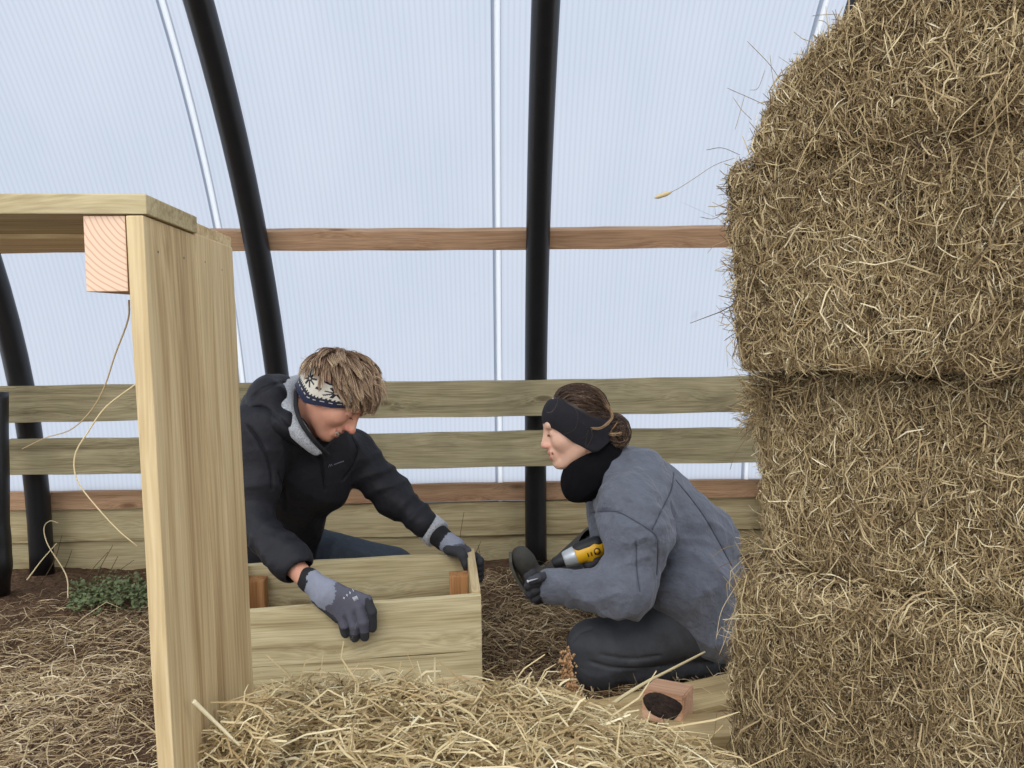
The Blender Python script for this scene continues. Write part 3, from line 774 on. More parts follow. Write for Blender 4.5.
# single straws one can point at
def stalk(label, ctrl, r, n=30, rn=0.7, name='straw_stalk'):
    pts = spline(ctrl, n); V, Fc = sweep(pts, np.linspace(r, r * 0.55, n), 6)
    o = mesh_obj(name, V, Fc, HAYF, rnd=np.full(len(V), rn)); return tag(o, label, 'straw')
stalk('long dry stalk leaning over the small reddish offcut, right of the straw heap', [P(590, 722, 1.45), P(618, 700, 1.5), P(645, 683, 1.55), P(670, 670, 1.6), P(705, 652, 1.66)], 0.0042)
stalk('looping pale straw on the left edge of the timber stand, dropping low', [P(152, 373, .76), P(132, 387, .77), P(105, 408, .78), P(88, 432, .78), P(75, 455, .78), P(77, 480, .78), P(95, 505, .78), P(118, 530, .78), P(137, 546, .78)], 0.0010)
stalk('crooked brownish straw hanging from under the timber stand top beside its upright', [P(129, 300, .78), P(128, 320, .78), P(115, 355, .78), P(104, 388, .78), P(90, 412, .78), P(70, 430, .78), P(45, 438, .78), P(22, 449, .78)], 0.0009, rn=.35)
stalk('thick pale straw poking up in front of the timber upright at its foot', [P(193, 701, .80), P(215, 722, .82), P(240, 746, .84)], 0.0026, rn=.95)
stalk('pair of thin stems bent against the left hoop near the soil, curled one', [P(68, 598, 2.9), P(66, 575, 2.95), P(48, 545, 3.0), P(44, 528, 3.02), P(50, 521, 3.02), P(58, 523, 3.02)], 0.0028, rn=.6)
stalk('straight thin stem leaning right at the foot of the left hoop', [P(27, 580, 2.9), P(42, 560, 2.95), P(57, 543, 3.0)], 0.0028, rn=.6)

DEAD = plain('dead_stem', srgb(88, 72, 48), rough=.9)
V = []; Fc = []
for x0_, y0_, x1_, y1_ in ((448, 562, 441, 522), (465, 566, 464, 512), (455, 560, 460, 536), (470, 560, 481, 541), (486, 565, 478, 545), (103, 572, 108, 552), (112, 572, 113, 545), (122, 573, 118, 556), (130, 572, 134, 560), (58, 575, 62, 535), (66, 578, 72, 550), (720, 560, 716, 535)):
    a_ = G(x0_, max(y0_, 568), 0.0); a_[1] = min(a_[1], 3.16); b_e = YP(x1_, y1_, 3.2); m_e = (a_ + b_e) / 2 + RNG.normal(size=3) * [.01, .01, 0]
    v, f = sweep(spline([a_, m_e, b_e], 10), np.linspace(.0022, .001, 10), 5); b = len(V); V += list(v); Fc += [[i + b for i in g_] for g_ in f]
o = mesh_obj('dead_stems', V, Fc, DEAD); tag(o, 'thin dead weed stems standing against the ground boards', 'stems', kind='stuff')
# green weed by the ground boards
WEED = plain('weed_leaf', srgb(98, 108, 70), rough=0.6, noise=0.35, nscale=20)
V = []; Fc = []
for i in range(900):
    px_ = RNG.uniform(72, 150); py_ = 592 + RNG.normal() * 7 + (px_ - 110) * -0.05
    c = G(px_, min(py_, 612), 0.03); c[2] = RNG.uniform(0.005, 0.075) * (1 - abs(px_ - 118) / 70)
    c[1] = min(c[1], 3.22); a = RNG.uniform(0, 6.28); s = RNG.uniform(0.008, 0.02); tl = RNG.normal(size=3) * 0.5 + [0, 0, 1]; tl = nrm(tl)
    u = nrm(np.cross(tl, [math.cos(a), math.sin(a), 0.1])); w_ = np.cross(tl, u); b = len(V)
    for q, (f_, g_) in enumerate(((0, 0), (.5, .45), (1, .35), (1.35, 0), (1, -.35), (.5, -.45))): V.append(c + u * f_ * s + w_ * g_ * s + tl * 0.003 * math.sin(f_ * 3))
    Fc.append(list(range(b, b + 6)))
o = mesh_obj('weed', V, Fc, WEED, smooth=False); tag(o, 'low green leafy weed growing by the ground boards at left', 'plant')
# dried dock
dock = thing('dried_dock', G(580, 700, 0.02), 'dried orange-brown dock spike standing before the dark knee', 'plant')
st = spline([G(580, 702, 0.0), P(573, 688, 2.0), P(567, 672, 2.0), P(566, 656, 2.0)], 16)
tube('stem', st, 0.002, HAYF, dock, rnd=None)
DOCK = plain('dock_seed', srgb(186, 146, 106), rough=.8, noise=.3, nscale=80)
V = []; Fc = []
for i in range(170):
    c = st[4 + int(RNG.uniform(0, 12))] + RNG.normal(size=3) * 0.009; r = RNG.uniform(.0025, .005); b = len(V)
    V += [c + np.array(v) * r for v in ((1, 0, 0), (-1, 0, 0), (0, 1, 0), (0, -1, 0), (0, 0, 1.5), (0, 0, -1.5))]
    Fc += [[b + a_, b + b_, b + c_] for a_, b_, c_ in ((0, 2, 4), (2, 1, 4), (1, 3, 4), (3, 0, 4), (2, 0, 5), (1, 2, 5), (3, 1, 5), (0, 3, 5))]
mesh_obj('seed_spike', V, Fc, DOCK, dock)

# ------------------------------------------------------------------ people
def grid_for(pts, pad, h):
    p = np.array(pts); return SDF(p.min(0) - pad, p.max(0) + pad, h)
def head(s, c, f, u, sc=1.0, idb=0, female=False):
    """skin: 1 base, 2 ruddy, 3 lips, 4 dark line, 5 teeth"""
    f = nrm(f); u = nrm(u - f * (np.asarray(u) @ f)); sd = np.cross(f, u); R = [f, sd, u]
    def L(a, b, z): return np.asarray(c) + (f * a + sd * b + u * z) * sc
    e = lambda p, r, k=.015, i=1, m='u': s.ell(L(*p), R, np.array(r) * sc, k=k, i=i, mode=m)
    cn = lambda a, b, ra, rb, k=.012, i=1, m='u': s.cone(L(*a), L(*b), ra * sc, rb * sc, k=k, i=i, mode=m)
    e((-.012, 0, .018), (.092, .074, .086))
    e((.03, 0, -.04), (.058, .058, .078), k=.02)
    for q in (-1, 1):
        cn((-.012, q * .052, -.065), (.060, q * .016, -.108), .020, .018, k=.02)
        e((.056, q * .036, -.042), (.026, .022, .024), k=.018, i=1)
    e((.074, 0, -.109), (.020, .021, .017), k=.014)
    cn((.081, -.034, .010), (.081, .034, .010), .012, .012, k=.014)
    for q in (-1, 1):
        e((.099, q * .031, -.016), (.013, .014, .008), k=.008, m='s')
        s.ball(L(.073, q * .031, -.017), .0125 * sc, k=.003, i=1)
        cn((.0855, q * .018, -.0205), (.079, q * .045, -.0195), .0016, .0016, k=.001, i=4)   # lash line
    nt_ = .104 if female else .111
    cn((.076, 0, .004), (.086, 0, -.045), .014, .015, k=.010, i=1)
    cn((.086, 0, -.004), (nt_, 0, -.043), .0085, .0100, k=.012, i=1)                      # nose
    e((nt_ + .001, 0, -.046), (.011, .0105, .0095), k=.006, i=2)
    for q in (-1, 1): e((.099, q * .012, -.050), (.010, .007, .007), k=.006, i=2)
    e((.086, 0, -.078), (.014, .026, .022), k=.012)                                       # muzzle
    lr = 1.0 if female else .72
    cn((.0965, -.014, -.0715), (.0965, .014, -.0715), .0050 * lr, .0050 * lr, k=.004, i=3)
    cn((.0945, -.013, -.0875), (.0945, .013, -.0875), .0056 * lr, .0056 * lr, k=.004, i=3)
    for q in (-1, 1):
        cn((.0955, q * .012, -.072), (.087, q * .025, -.071), .0040 * lr, .0025 * lr, k=.004, i=3)
        cn((.0945, q * .011, -.087), (.087, q * .024, -.075), .0044 * lr, .0025 * lr, k=.004, i=3)
        cn((.100, 0, -.079), (.088, q * .025, -.0735), .0024, .0014, k=.002, i=4, m='s')   # mouth line
        e((-.008, q * .068, -.030), (.017, .008, .028), k=.006, i=2)                      # ear
        e((-.004, q * .077, -.028), (.008, .004, .014), k=.004, i=2, m='s')
    return L, R
def colour(ids, pal):
    out = np.zeros((len(ids), 3), np.float32)
    for k, c in pal.items(): out[ids == k] = c
    return out
SKINP = {0: srgb(214, 164, 138), 1: srgb(216, 166, 140), 2: srgb(212, 150, 126), 3: srgb(196, 122, 108), 4: srgb(96, 58, 46), 5: srgb(235, 230, 220)}
SKIN = plain('skin', srgb(214, 164, 138), rough=0.5, attr=True, noise=0.06, nscale=30, spec=0.35, sss=0.15, bump=0.15, bscale=500)
def limbs(s, J, R, segs, k=.02, i=0, sc=1.0, add=0.0, fold=None, flat=None):
    for q, (a, b) in enumerate(segs):
        fo = fold.get((a, b)) if fold else None
        s.cone(J[a], J[b], R[a] * sc + add, R[b] * sc + add, k=k, i=i, fold=fo)

# ---------- person 1: black jacket, leaning over the crate from behind
M = dict(head=P(338, 391, 2.22), neck=P(303, 424, 2.27), chest=P(300, 462, 2.37), belly=P(283, 515, 2.50), pelvis=P(272, 560, 2.60),
         rsh=P(262, 432, 2.18), relb=P(255, 522, 2.12), rwri=P(304, 577, crate_d := depth(G(340, 605, ZC_)) + 0.012),
         lsh=P(352, 452, 2.44), lelb=P(394, 497, 2.46), lwri=P(446, 541, 2.42),
         lhip=P(285, 556, 2.66), lknee=P(390, 569, 2.68), lank=P(330, 618, 2.86), ltoe=P(345, 622, 2.74),
         rhip=P(262, 572, 2.56), rknee=G(322, 640, 0.06) + np.array([0, 0.17, 0]), rank=G(240, 612, 0.06), rtoe=G(215, 608, 0.04))
MR = dict(neck=.050, chest=.115, belly=.105, pelvis=.115, rsh=.058, relb=.042, rwri=.028, lsh=.055, lelb=.040, lwri=.028, lhip=.085, lknee=.058, lank=.042, ltoe=.035, rhip=.085, rknee=.056, rank=.042, rtoe=.03)
man_root = thing('person', (M['pelvis'][0], M['pelvis'][1], 0.0), 'person in a black hooded jacket and knitted snowflake headband, leaning over the crate with both gloved hands on it', 'person')
man_root['label'] = 'person in black jacket and snowflake headband, bending over the crate with gloved hands'
mf = nrm(RT * .66 - UP * .74 - FW * .06); mu = nrm(RT * .74 + UP * .66)
s = grid_for(list(M.values()), 0.15, 0.0036)
HL, HR = head(s, M['head'], mf, mu, 1.0)
s.cone(HL(-.03, 0, -.05), M['neck'], .052, .056, k=.03, i=1)
for a, b in (('neck', 'chest'), ('chest', 'belly'), ('belly', 'pelvis'), ('chest', 'rsh'), ('chest', 'lsh'), ('neck', 'rsh'), ('neck', 'lsh'), ('rsh', 'relb'), ('relb', 'rwri'), ('lsh', 'lelb'), ('lelb', 'lwri'),
             ('pelvis', 'lhip'), ('pelvis', 'rhip'), ('lhip', 'lknee'), ('lknee', 'lank'), ('lank', 'ltoe'), ('rhip', 'rknee'), ('rknee', 'rank'), ('rank', 'rtoe')):
    ra = MR[a] * (0.6 if a in ('chest', 'neck') and b in ('rsh', 'lsh') else .9); s.cone(M[a], M[b], ra, MR[b] * .9, k=.02, i=1)
# open smiling mouth with upper teeth
s.cone(HL(.101, -.012, -.079), HL(.101, .012, -.079), .0052, .0052, k=.002, i=4, mode='s')
for q in (-1, 1): s.cone(HL(.100, q * .010, -.079), HL(.088, q * .025, -.074), .0040, .0030, k=.002, i=4, mode='s')
for q in (-1, 1): s.cone(HL(.0945, 0, -.0775), HL(.0875, q * .020, -.0755), .0040, .0030, k=.001, i=5)
for q in (-1, 1): s.cone(HL(.094, q * .022, -.052), HL(.077, q * .036, -.082), .0022, .0018, k=.006, i=2, mode='s')   # smile fold
V, Fq, ids = s.mesh()
mesh_obj('body', V, Fq, SKIN, man_root, col=colour(ids, {0: srgb(198, 146, 122), 1: srgb(200, 146, 122), 2: srgb(196, 130, 110), 3: srgb(176, 104, 92), 4: srgb(84, 50, 42), 5: srgb(235, 230, 220)}))
man_body = s

JACK = plain('black_softshell', srgb(29, 29, 34), rough=0.6, noise=0.12, nscale=60, bump=0.5, bscale=26, bdist=.012, spec=0.25, attr=False)
JACK2 = plain('black_cord', srgb(24, 24, 28), rough=0.8)
GREYM = plain('grey_print', srgb(150, 152, 160), rough=.6)
js = grid_for([M[k] for k in ('neck', 'chest', 'belly', 'pelvis', 'rsh', 'relb', 'rwri', 'lsh', 'lelb', 'lwri', 'head')], 0.17, 0.0045)
js.cone(M['neck'] - Z1 * .02, M['chest'], .085, .135, k=.03)
js.cone(M['chest'], M['belly'], .140, .128, k=.04, fold=(.004, 2.0, 1.0))
js.cone(M['belly'], M['pelvis'] + Z1 * .01, .128, .145, k=.03, fold=(.004, 2.0, 2.0))
js.cone(P(322, 460, 2.35), P(320, 482, 2.39), .060, .085, k=.05)      # front of chest under the chin
js.cone(M['neck'] - Z1 * .03, M['rsh'], .07, .072, k=.04); js.cone(M['neck'] - Z1 * .03, M['lsh'], .07, .066, k=.04)
js.cone(M['chest'], M['rsh'], .10, .075, k=.03); js.cone(M['chest'], M['lsh'], .10, .070, k=.03)
js.cone(M['rsh'], M['relb'], .078, .064, k=.03, fold=(.0032, 2.6, .5))
rw2 = M['relb'] + (M['rwri'] - M['relb']) * .73
js.cone(M['relb'], rw2, .064, .047, k=.025, fold=(.0035, 3.1, 1.7))
js.cone(M['relb'] + (M['rwri'] - M['relb']) * .70, M['relb'] + (M['rwri'] - M['relb']) * .77, .050, .046, k=.006)
js.cone(M['lsh'], M['lelb'], .074, .062, k=.03, fold=(.004, 2.3, 2.6))
lw2 = M['lelb'] + (M['lwri'] - M['lelb']) * .58
js.cone(M['lelb'], lw2, .058, .044, k=.025, fold=(.0035, 2.4, .9))
js.wrinkle(.0085, 13, 5, -1); js.wrinkle(.0042, 30, 8, -1); js.wrinkle(.0010, 70, 6, False)
# sleeve openings and neck opening
wd = nrm(M['rwri'] - M['relb']); js.cone(rw2 + wd * .018, rw2 + wd * .08, .036, .036, k=.004, mode='s')
wd2 = nrm(M['lwri'] - M['lelb']); js.cone(lw2 + wd2 * .02, lw2 + wd2 * .08, .034, .034, k=.004, mode='s')
js.cone(HL(-.02, 0, -.03), M['neck'] + Z1 * .0, .062, .064, k=.01, mode='s'); js.cone(HL(.0, 0, -.08), HL(.07, 0, -.12), .045, .034, k=.01, mode='s')
# seams
SEAMS = []
def seam(sd, pix, r=.0022):
    p2 = spline([(x, y, 0) for x, y in pix], 9 * len(pix))
    pts = [sd.hit(q[0], q[1], -0.0006) for q in p2]; pts = [p for p in pts if p is not None]
    if len(pts) > 2: SEAMS.append((id(sd), np.array(pts), r))
def stitch(sd, mat, parent):
    """shallow crease in the cloth plus the sewn line lying in it"""
    for i_, pts, r in SEAMS:
        if i_ == id(sd): sd.groove(pts, r=r, k=.006)
def stitch_lines(sd, mat, parent):
    for i_, pts, r in SEAMS:
        if i_ == id(sd):
            keep = [p for k_, p in enumerate(pts) if k_ == 0 or np.linalg.norm(p - pts[k_ - 1]) < .03]
            if len(keep) > 3: tube('seam', np.array(keep) + FW * .0012, .0011, mat, parent, sides=5)
seam(js, [(246, 424), (257, 438), (266, 455), (271, 470), (272, 490)])
seam(js, [(284, 410), (296, 428), (311, 448), (321, 465), (325, 490)], .003)
seam(js, [(352, 436), (358, 450), (352, 468), (343, 480)])
seam(js, [(278, 470), (284, 490), (286, 510)], .0015)
stitch(js, None, None)
V, Fq, ids = js.mesh()
jacket = mesh_obj('jacket', V, Fq, JACK, man_root)
stitch_lines(js, JACK2, jacket)
# hood lying on the shoulders
hs = grid_for([P(250, 400, 2.15), P(320, 440, 2.4), P(280, 370, 2.35)], 0.08, 0.004)
hs.cone(P(257, 403, 2.30), P(268, 398, 2.18), .042, .050, k=.03)
hs.cone(P(268, 397, 2.20), P(281, 394, 2.28), .050, .050, k=.03)
hs.cone(P(268, 390, 2.22), P(291, 389, 2.34), .036, .036, k=.03)
hs.cone(P(262, 412, 2.16), P(284, 424, 2.14), .036, .030, k=.03)
hs.cone(P(284, 424, 2.15), P(303, 438, 2.16), .030, .024, k=.03)
hs.cone(P(257, 415, 2.25), P(270, 408, 2.38), .045, .045, k=.03)
hs.cone(HL(-.03, 0, -.03), M['neck'], .064, .070, k=.012, mode='s')
hs.wrinkle(.004, 24, 9, -1); seam(hs, [(252, 398), (262, 389), (276, 384), (284, 382)], .003)
seam(hs, [(250, 410), (262, 408), (275, 415), (290, 430)], .003); stitch(hs, None, None)
V, Fq, ids = hs.mesh(); mesh_obj('hood', V, Fq, JACK, man_root)
# grey fleece collar round the back and near side of the neck
FLEECE = plain('grey_fleece', srgb(158, 160, 164), rough=0.95, noise=0.45, nscale=240, bump=0.7, bscale=350, sheen=.3)
cs = grid_for([P(270, 375, 2.1), P(330, 450, 2.45)], 0.08, 0.0035)
cpts = spline([P(305, 383, 2.37), P(292, 387, 2.30), P(284, 397, 2.22), P(286, 413, 2.17), P(296, 428, 2.14), P(306, 440, 2.14), P(316, 450, 2.16)], 14)
for i in range(13):
    ra = np.interp(i, [0, 3, 6, 9, 13], [.026, .031, .029, .022, .013]); cs.cone(cpts[i], cpts[i + 1], ra, ra, k=.012)
cs.cone(HL(-.035, 0, -.04), M['neck'] + Z1 * .01, .060, .062, k=.006, mode='s')
cs.wrinkle(.0012, 60, 3, False)
V, Fq, ids = cs.mesh(); mesh_obj('fleece_collar', V, Fq, FLEECE, man_root)
# dark binding edge of the collar against the neck
ed = spline([P(300, 382, 2.28), P(297, 392, 2.19), P(296, 406, 2.14), P(300, 420, 2.11), P(308, 433, 2.115), P(318, 445, 2.14), P(328, 455, 2.19)], 24)
tube('collar_binding', ed, .0065, JACK2, man_root)
# zip and pulls
zp = [js.hit(x, y, .001) for x, y in ((322, 452), (324, 462), (325, 474), (325, 486))]
zp = [z for z in zp if z is not None]
tube('zip', spline(zp, 14), .0026, JACK2, man_root)
zq = js.hit(321, 450, .004); V, Fc = sweep([zq, zq - Z1 * .012], .0022, 8); mesh_obj('zip_pull', V, Fc, GREYM, man_root, label=None) if False else mesh_obj('zip_pull', V, Fc, GREYM, man_root)
# small grey chest print: a peak mark and a line of tiny letters
def marks(name, sd, polylines, w, mat, parent, off=.0012):
    V = []; Fc = []
    for pl in polylines:
        pts = []
        for q in pl:
            h_ = sd.hit(q[0], q[1], off)
            if h_ is not None: pts.append(h_)
        if len(pts) < 2: continue
        v, f = sweep(pts, w, 5); b = len(V); V += list(v); Fc += [[i + b for i in g_] for g_ in f]
    if V: return mesh_obj(name, V, Fc, mat, parent)
mk = [[(328.3, 467.6), (329.6, 464.4), (331.0, 466.8)], [(330.2, 466.2), (331.4, 464.4), (332.4, 466.0)]]
for i in range(8):
    x = 334.2 + i * 1.25; y = 464.4 - i * .44
    mk += [[(x, y + .5), (x + .35, y - .6)], [(x + .35, y - .6), (x + .75, y + .4)]]
marks('chest_print', js, mk, .0006, GREYM, jacket)

# knitted headband
def band(name, c, R, sc, low, up_, mat_fn, mat, parent, n=260, m_=26, off=.008, side=1.0):
    """low/up_: height of the band edges as function of the angle round the head (0 = forehead)"""
    f, sd, u = R; V = []; cols = []
    for j in range(m_):
        for i in range(n):
            a = 2 * math.pi * i / n; v = j / (m_ - 1)
            z = low(a) * (1 - v) + up_(a) * v
            zz = (z - .018) / .088; rr = math.sqrt(max(0.08, 1 - min(abs(zz), .95) ** 2)) if z > .018 else 1 - .16 * min(1, abs(zz)) ** 2
            th = off + .003 * math.sin(math.pi * v)
            if j == 0 or j == m_ - 1: th -= .005
            fx = -.010 + (.094 * rr + th) * math.cos(a); sx = (.0775 * side * rr + th) * math.sin(a)
            V.append(np.asarray(c) + (f * fx + sd * sx + u * z) * sc); cols.append(mat_fn(a, v))
    V = np.array(V); ii = np.arange(n * m_).reshape(m_, n)
    nx = np.roll(ii, -1, 1)
    Fq = np.stack([ii[:-1], nx[:-1], nx[1:], ii[1:]], -1).reshape(-1, 4)
    return mesh_obj(name, V, Fq, mat, parent, col=np.array(cols, np.float32))
CREAM, NAVY, BLK = srgb(206, 200, 186), srgb(26, 32, 58), srgb(34, 34, 42)
def knit(a, v):
    s_ = a * 11.0; row = int(v * 40)
    arc = a / (2 * math.pi) * 132                                    # stitches round
    if v < .30:
        if row in (8, 9) and int(arc) % 4 < 2 and .2 < v < .26: return CREAM
        return NAVY
    if v < .40: return BLK if (int(arc * 1.0) % 2 == 0 or v < .33) else CREAM
    x = (arc % 18) - 9; y = (v - .66) * 40 / 1.0 * .62
    r_ = math.hypot(x, y)
    if r_ < 6.2 and (abs(x) < .8 or abs(y) < .8 or abs(abs(x) - abs(y)) < 1.0) and not r_ < .9:
        if r_ < 5.5 or abs(abs(x) - abs(y)) < 1.0: return BLK
    x2 = (arc % 18)
    if (x2 < 1.6 or x2 > 16.4) and abs(y) < 1.2: return BLK
    if v > .93: return NAVY
    return CREAM
KNIT = plain('knitted_wool', CREAM, rough=0.95, attr=True, bump=.6, bscale=420, noise=.1, nscale=200, sheen=.2)
def m_low(a): 
    fx = .094 * math.cos(a); return np.interp(fx, [-.094, -.02, 0.0, .045, .092], [-.078, -.082, -.072, -.036, .022])
band('headband', M['head'], HR, 1.0, m_low, lambda a: m_low(a) + .086, knit, KNIT, man_root, n=528, m_=41)

# hair
def hair(name, c, R, sc, mat, parent, count, whorl, region, length, flow, clumps=140, seed=1, lift=.02, w=.0011, K=8, radii=(.094, .078, .090), cen=(-.012, 0, .018), tonef=None, drop=0.35, cn=.6, limit=None, stick=None, clump=.62):
    rg = np.random.default_rng(seed); f, sd, u = R; Rm = np.stack(R)
    rad = np.array(radii); cc = np.array(cen)
    def pick(n):
        out = []
        while len(out) < n:
            d = nrm(rg.normal(size=3)); 
            if region(d): out.append(d)
        return np.array(out)
    D = pick(count); Cd = pick(clumps); own = np.argmax(D @ Cd.T, 1)
    cl_noise = rg.normal(size=(clumps, 3)) * .35; cl_len = rg.uniform(.7, 1.25, clumps)
    wv = nrm(whorl)
    pos = cc + D * rad; pts = [pos]
    L = length(D) * cl_len[own] * rg.uniform(.75, 1.15, count); step = L / (K - 1)
    cur = pos.copy(); dirn = None
    for k in range(1, K):
        nn = (cur - cc) / rad ** 2; nn /= np.linalg.norm(nn, axis=1, keepdims=True)
        t = flow(cur, nn, cc) + cl_noise[own] * cn + rg.normal(size=(count, 3)) * .13
        t = t - nn * (t * nn).sum(1, keepdims=True)
        t /= np.linalg.norm(t, axis=1, keepdims=True) + 1e-9
        lf = lift * (1.5 - 1.6 * k / K)
        t = t + nn * (lf / .02 * .35) 
        t[:, :] += np.array([0, 0, -drop * (k / K)]) @ np.eye(3)
        t /= np.linalg.norm(t, axis=1, keepdims=True)
        dirn = t if dirn is None else (dirn * .45 + t * .55)
        cur = cur + dirn * step[:, None]
        q = (cur - cc) / (rad + .004); ln = np.linalg.norm(q, axis=1); ins = ln < 1
        cur[ins] = cc + (q[ins] / ln[ins, None]) * (rad + .004)
        if stick:
            q = (cur - cc) / rad; ln = np.linalg.norm(q, axis=1); st_ = stick + .03 * (k / K) * rg.random(count); far = ln > st_
            cur[far] = cc + (q[far] / ln[far, None] * st_[far, None]) * rad
        pts.append(cur.copy())
    pts = np.stack(pts, 1)
    tip = np.stack([pts[own == j].mean(0) if (own == j).any() else pts[0] for j in range(clumps)])
    wgt = np.linspace(0, clump, K)[None, :, None] ; pts = pts * (1 - wgt) + tip[own] * wgt
    if limit is not None:                                            # locks end above the band edge
        jit = rg.normal(size=clumps)[own] * .006 + rg.normal(size=count) * .003
        for k in range(1, K):
            bad = pts[:, k, 2] < limit(pts[:, k, 0]) + jit
            pts[bad, k] = pts[bad, k - 1] + (pts[bad, k] - pts[bad, k - 1]) * .15
    Wp_ = np.asarray(c) + (pts.reshape(-1, 3) @ Rm) * sc
    V, Fq, o_ = ribbons(Wp_.reshape(count, K, 3), w * rg.uniform(.7, 1.3, count))
    tone = np.clip(rg.normal(.38, .19, count) + .12 * cl_noise[own, 0], 0, 1)
    kk = np.tile(np.repeat(np.linspace(0, 1, K), 2), count)
    tn = np.clip(tone[o_] + (tonef(kk) if tonef else 0), 0, 1)
    return mesh_obj(name, V, Fq, mat, parent, rnd=tn)
def capmesh(name, c, R, rad, cen, zmin, mat, parent, fn=None):
    f, sd, u = R; Rm = np.stack(R); V = []; n = 40; m_ = 18
    for j in range(m_ + 1):
        for i in range(n):
            a = 2 * math.pi * i / n; b = math.pi / 2 - (math.pi / 2 + zmin) * j / m_
            d = np.array([math.cos(a) * math.cos(b), math.sin(a) * math.cos(b), math.sin(b)]); V.append(np.asarray(c) + (np.array(cen) + d * np.array(rad)) @ Rm)
    Fc = [[j * n + i, j * n + (i + 1) % n, (j + 1) * n + (i + 1) % n, (j + 1) * n + i] for j in range(m_) for i in range(n)]
    return mesh_obj(name, V, Fc, mat, parent, rnd=np.full(len(V), .12))
BLOND = straw_mat('dark_blond_hair', [srgb(62, 46, 36), srgb(104, 80, 62), srgb(140, 113, 90), srgb(178, 150, 122), srgb(216, 194, 158)], rough=.5, transl=.08)
def flow_m(cur, nn, cc):
    w_ = cc + nrm(np.array([-.75, 0, 1.0])) * .09; d = cur - w_; d = d / (np.linalg.norm(d, axis=1, keepdims=True) + 1e-6); return d + np.array([.5, 0, .1])
hair('hair', M['head'], HR, 1.0, BLOND, man_root, 9000, (-.6, 0, 1), lambda d: d[2] > .05 + (.25 if d[0] < -.2 else 0) - .25 * (d[0] < -.5),
     lambda D: np.where(D[:, 0] > .35, .085, .075), flow_m, clumps=330, seed=4, lift=.022, clump=.5, tonef=lambda k: .35 * k ** 2, drop=.12, w=.0013, limit=lambda f_: np.interp(f_, [-.1, -.06, -.02, .04, .095, .13], [-.055, -.055, -.042, -.010, .028, .040]))
hb_ = capmesh('hair_base', M['head'], HR, (.099, .083, .096), (-.012, 0, .018), -.05, BLOND, man_root)

rgm = np.random.default_rng(8); A = []
for i in range(150):                                                 # fringe flicking forward off the forehead
    x_, y_ = rgm.uniform(358, 376), rgm.uniform(372, 392); ex_ = x_ + rgm.uniform(8, 17); ey_ = y_ + rgm.uniform(6, 20)
    dd_ = 2.20 + rgm.normal() * .022
    A.append(spline([P(x_, y_, dd_), P((x_ + ex_) / 2 + 2, (y_ + ey_) / 2 - 4, dd_), P(min(ex_, 388 + rgm.normal()), min(ey_, 408), dd_)], 8))
for i in range(26):                                                  # flyaways on the crown
    x_ = rgm.uniform(306, 372); y_ = 372 - 20 * math.sqrt(max(0, 1 - ((x_ - 340) / 38) ** 2)); dd_ = 2.2 + rgm.normal() * .02; q_ = rgm.normal(size=2) * [6, 2]
    A.append(spline([P(x_, y_ + 3, dd_), P(x_ + q_[0] * .5, y_ - 2, dd_), P(x_ + q_[0], y_ - 2 - abs(q_[1]), dd_)], 8))
V, Fq, o_ = ribbons(np.array(A), np.full(len(A), .0011)); fr_ = mesh_obj('hair_wisps', V, Fq, BLOND, man_root, rnd=np.clip(rgm.normal(.68, .17, len(A)), 0, 1)[o_]); fr_['kind'] = 'stuff'

# jeans
JEANS = plain('dark_blue_jeans', srgb(66, 73, 82), rough=.85, noise=.15, nscale=40, bump=.5, bscale=30, bdist=.01, spec=.2)
ts = grid_for([M[k] for k in ('pelvis', 'lhip', 'lknee', 'lank', 'rhip', 'rknee', 'rank')], .13, .006)
limb = lambda a, b, ra, rb, **k: ts.cone(M[a], M[b], ra, rb, **k)
limb('pelvis', 'lhip', .12, .11); limb('pelvis', 'rhip', .12, .11)
limb('lhip', 'lknee', .118, .080, fold=(.005, 3.2, .4)); limb('lknee', 'lank', .075, .058, k=.012)
limb('rhip', 'rknee', .105, .075); limb('rknee', 'rank', .075, .058, k=.012)
ts.wrinkle(.010, 13, 12, -1)
sm_ = [ts.hit(x, y) for x, y in ((318, 530), (345, 530), (370, 537), (398, 552))]
V, Fq, ids = ts.mesh(); mesh_obj('jeans', V, Fq, JEANS, man_root)
SHOE = plain('dark_boot', srgb(44, 42, 40), rough=.6)
bs = grid_for([M['lank'], M['ltoe']], .1, .006)
bs.cone(M['lank'], M['lank'] * [1, 1, 0] + [0, 0, .05], .055, .05); bs.cone(M['lank'] * [1, 1, 0] + [0, 0, .05], M['ltoe'] * [1, 1, 0] + [.03, 0, .045], .05, .042)
V, Fq, ids = bs.mesh(); mesh_obj('boot', V, Fq, SHOE, man_root)
bs = grid_for([M['rank'], M['rtoe']], .1, .006)
bs.cone(M['rank'], M['rtoe'] + [0, 0, .01], .055, .045)
V, Fq, ids = bs.mesh(); mesh_obj('boot', V, Fq, SHOE, man_root)

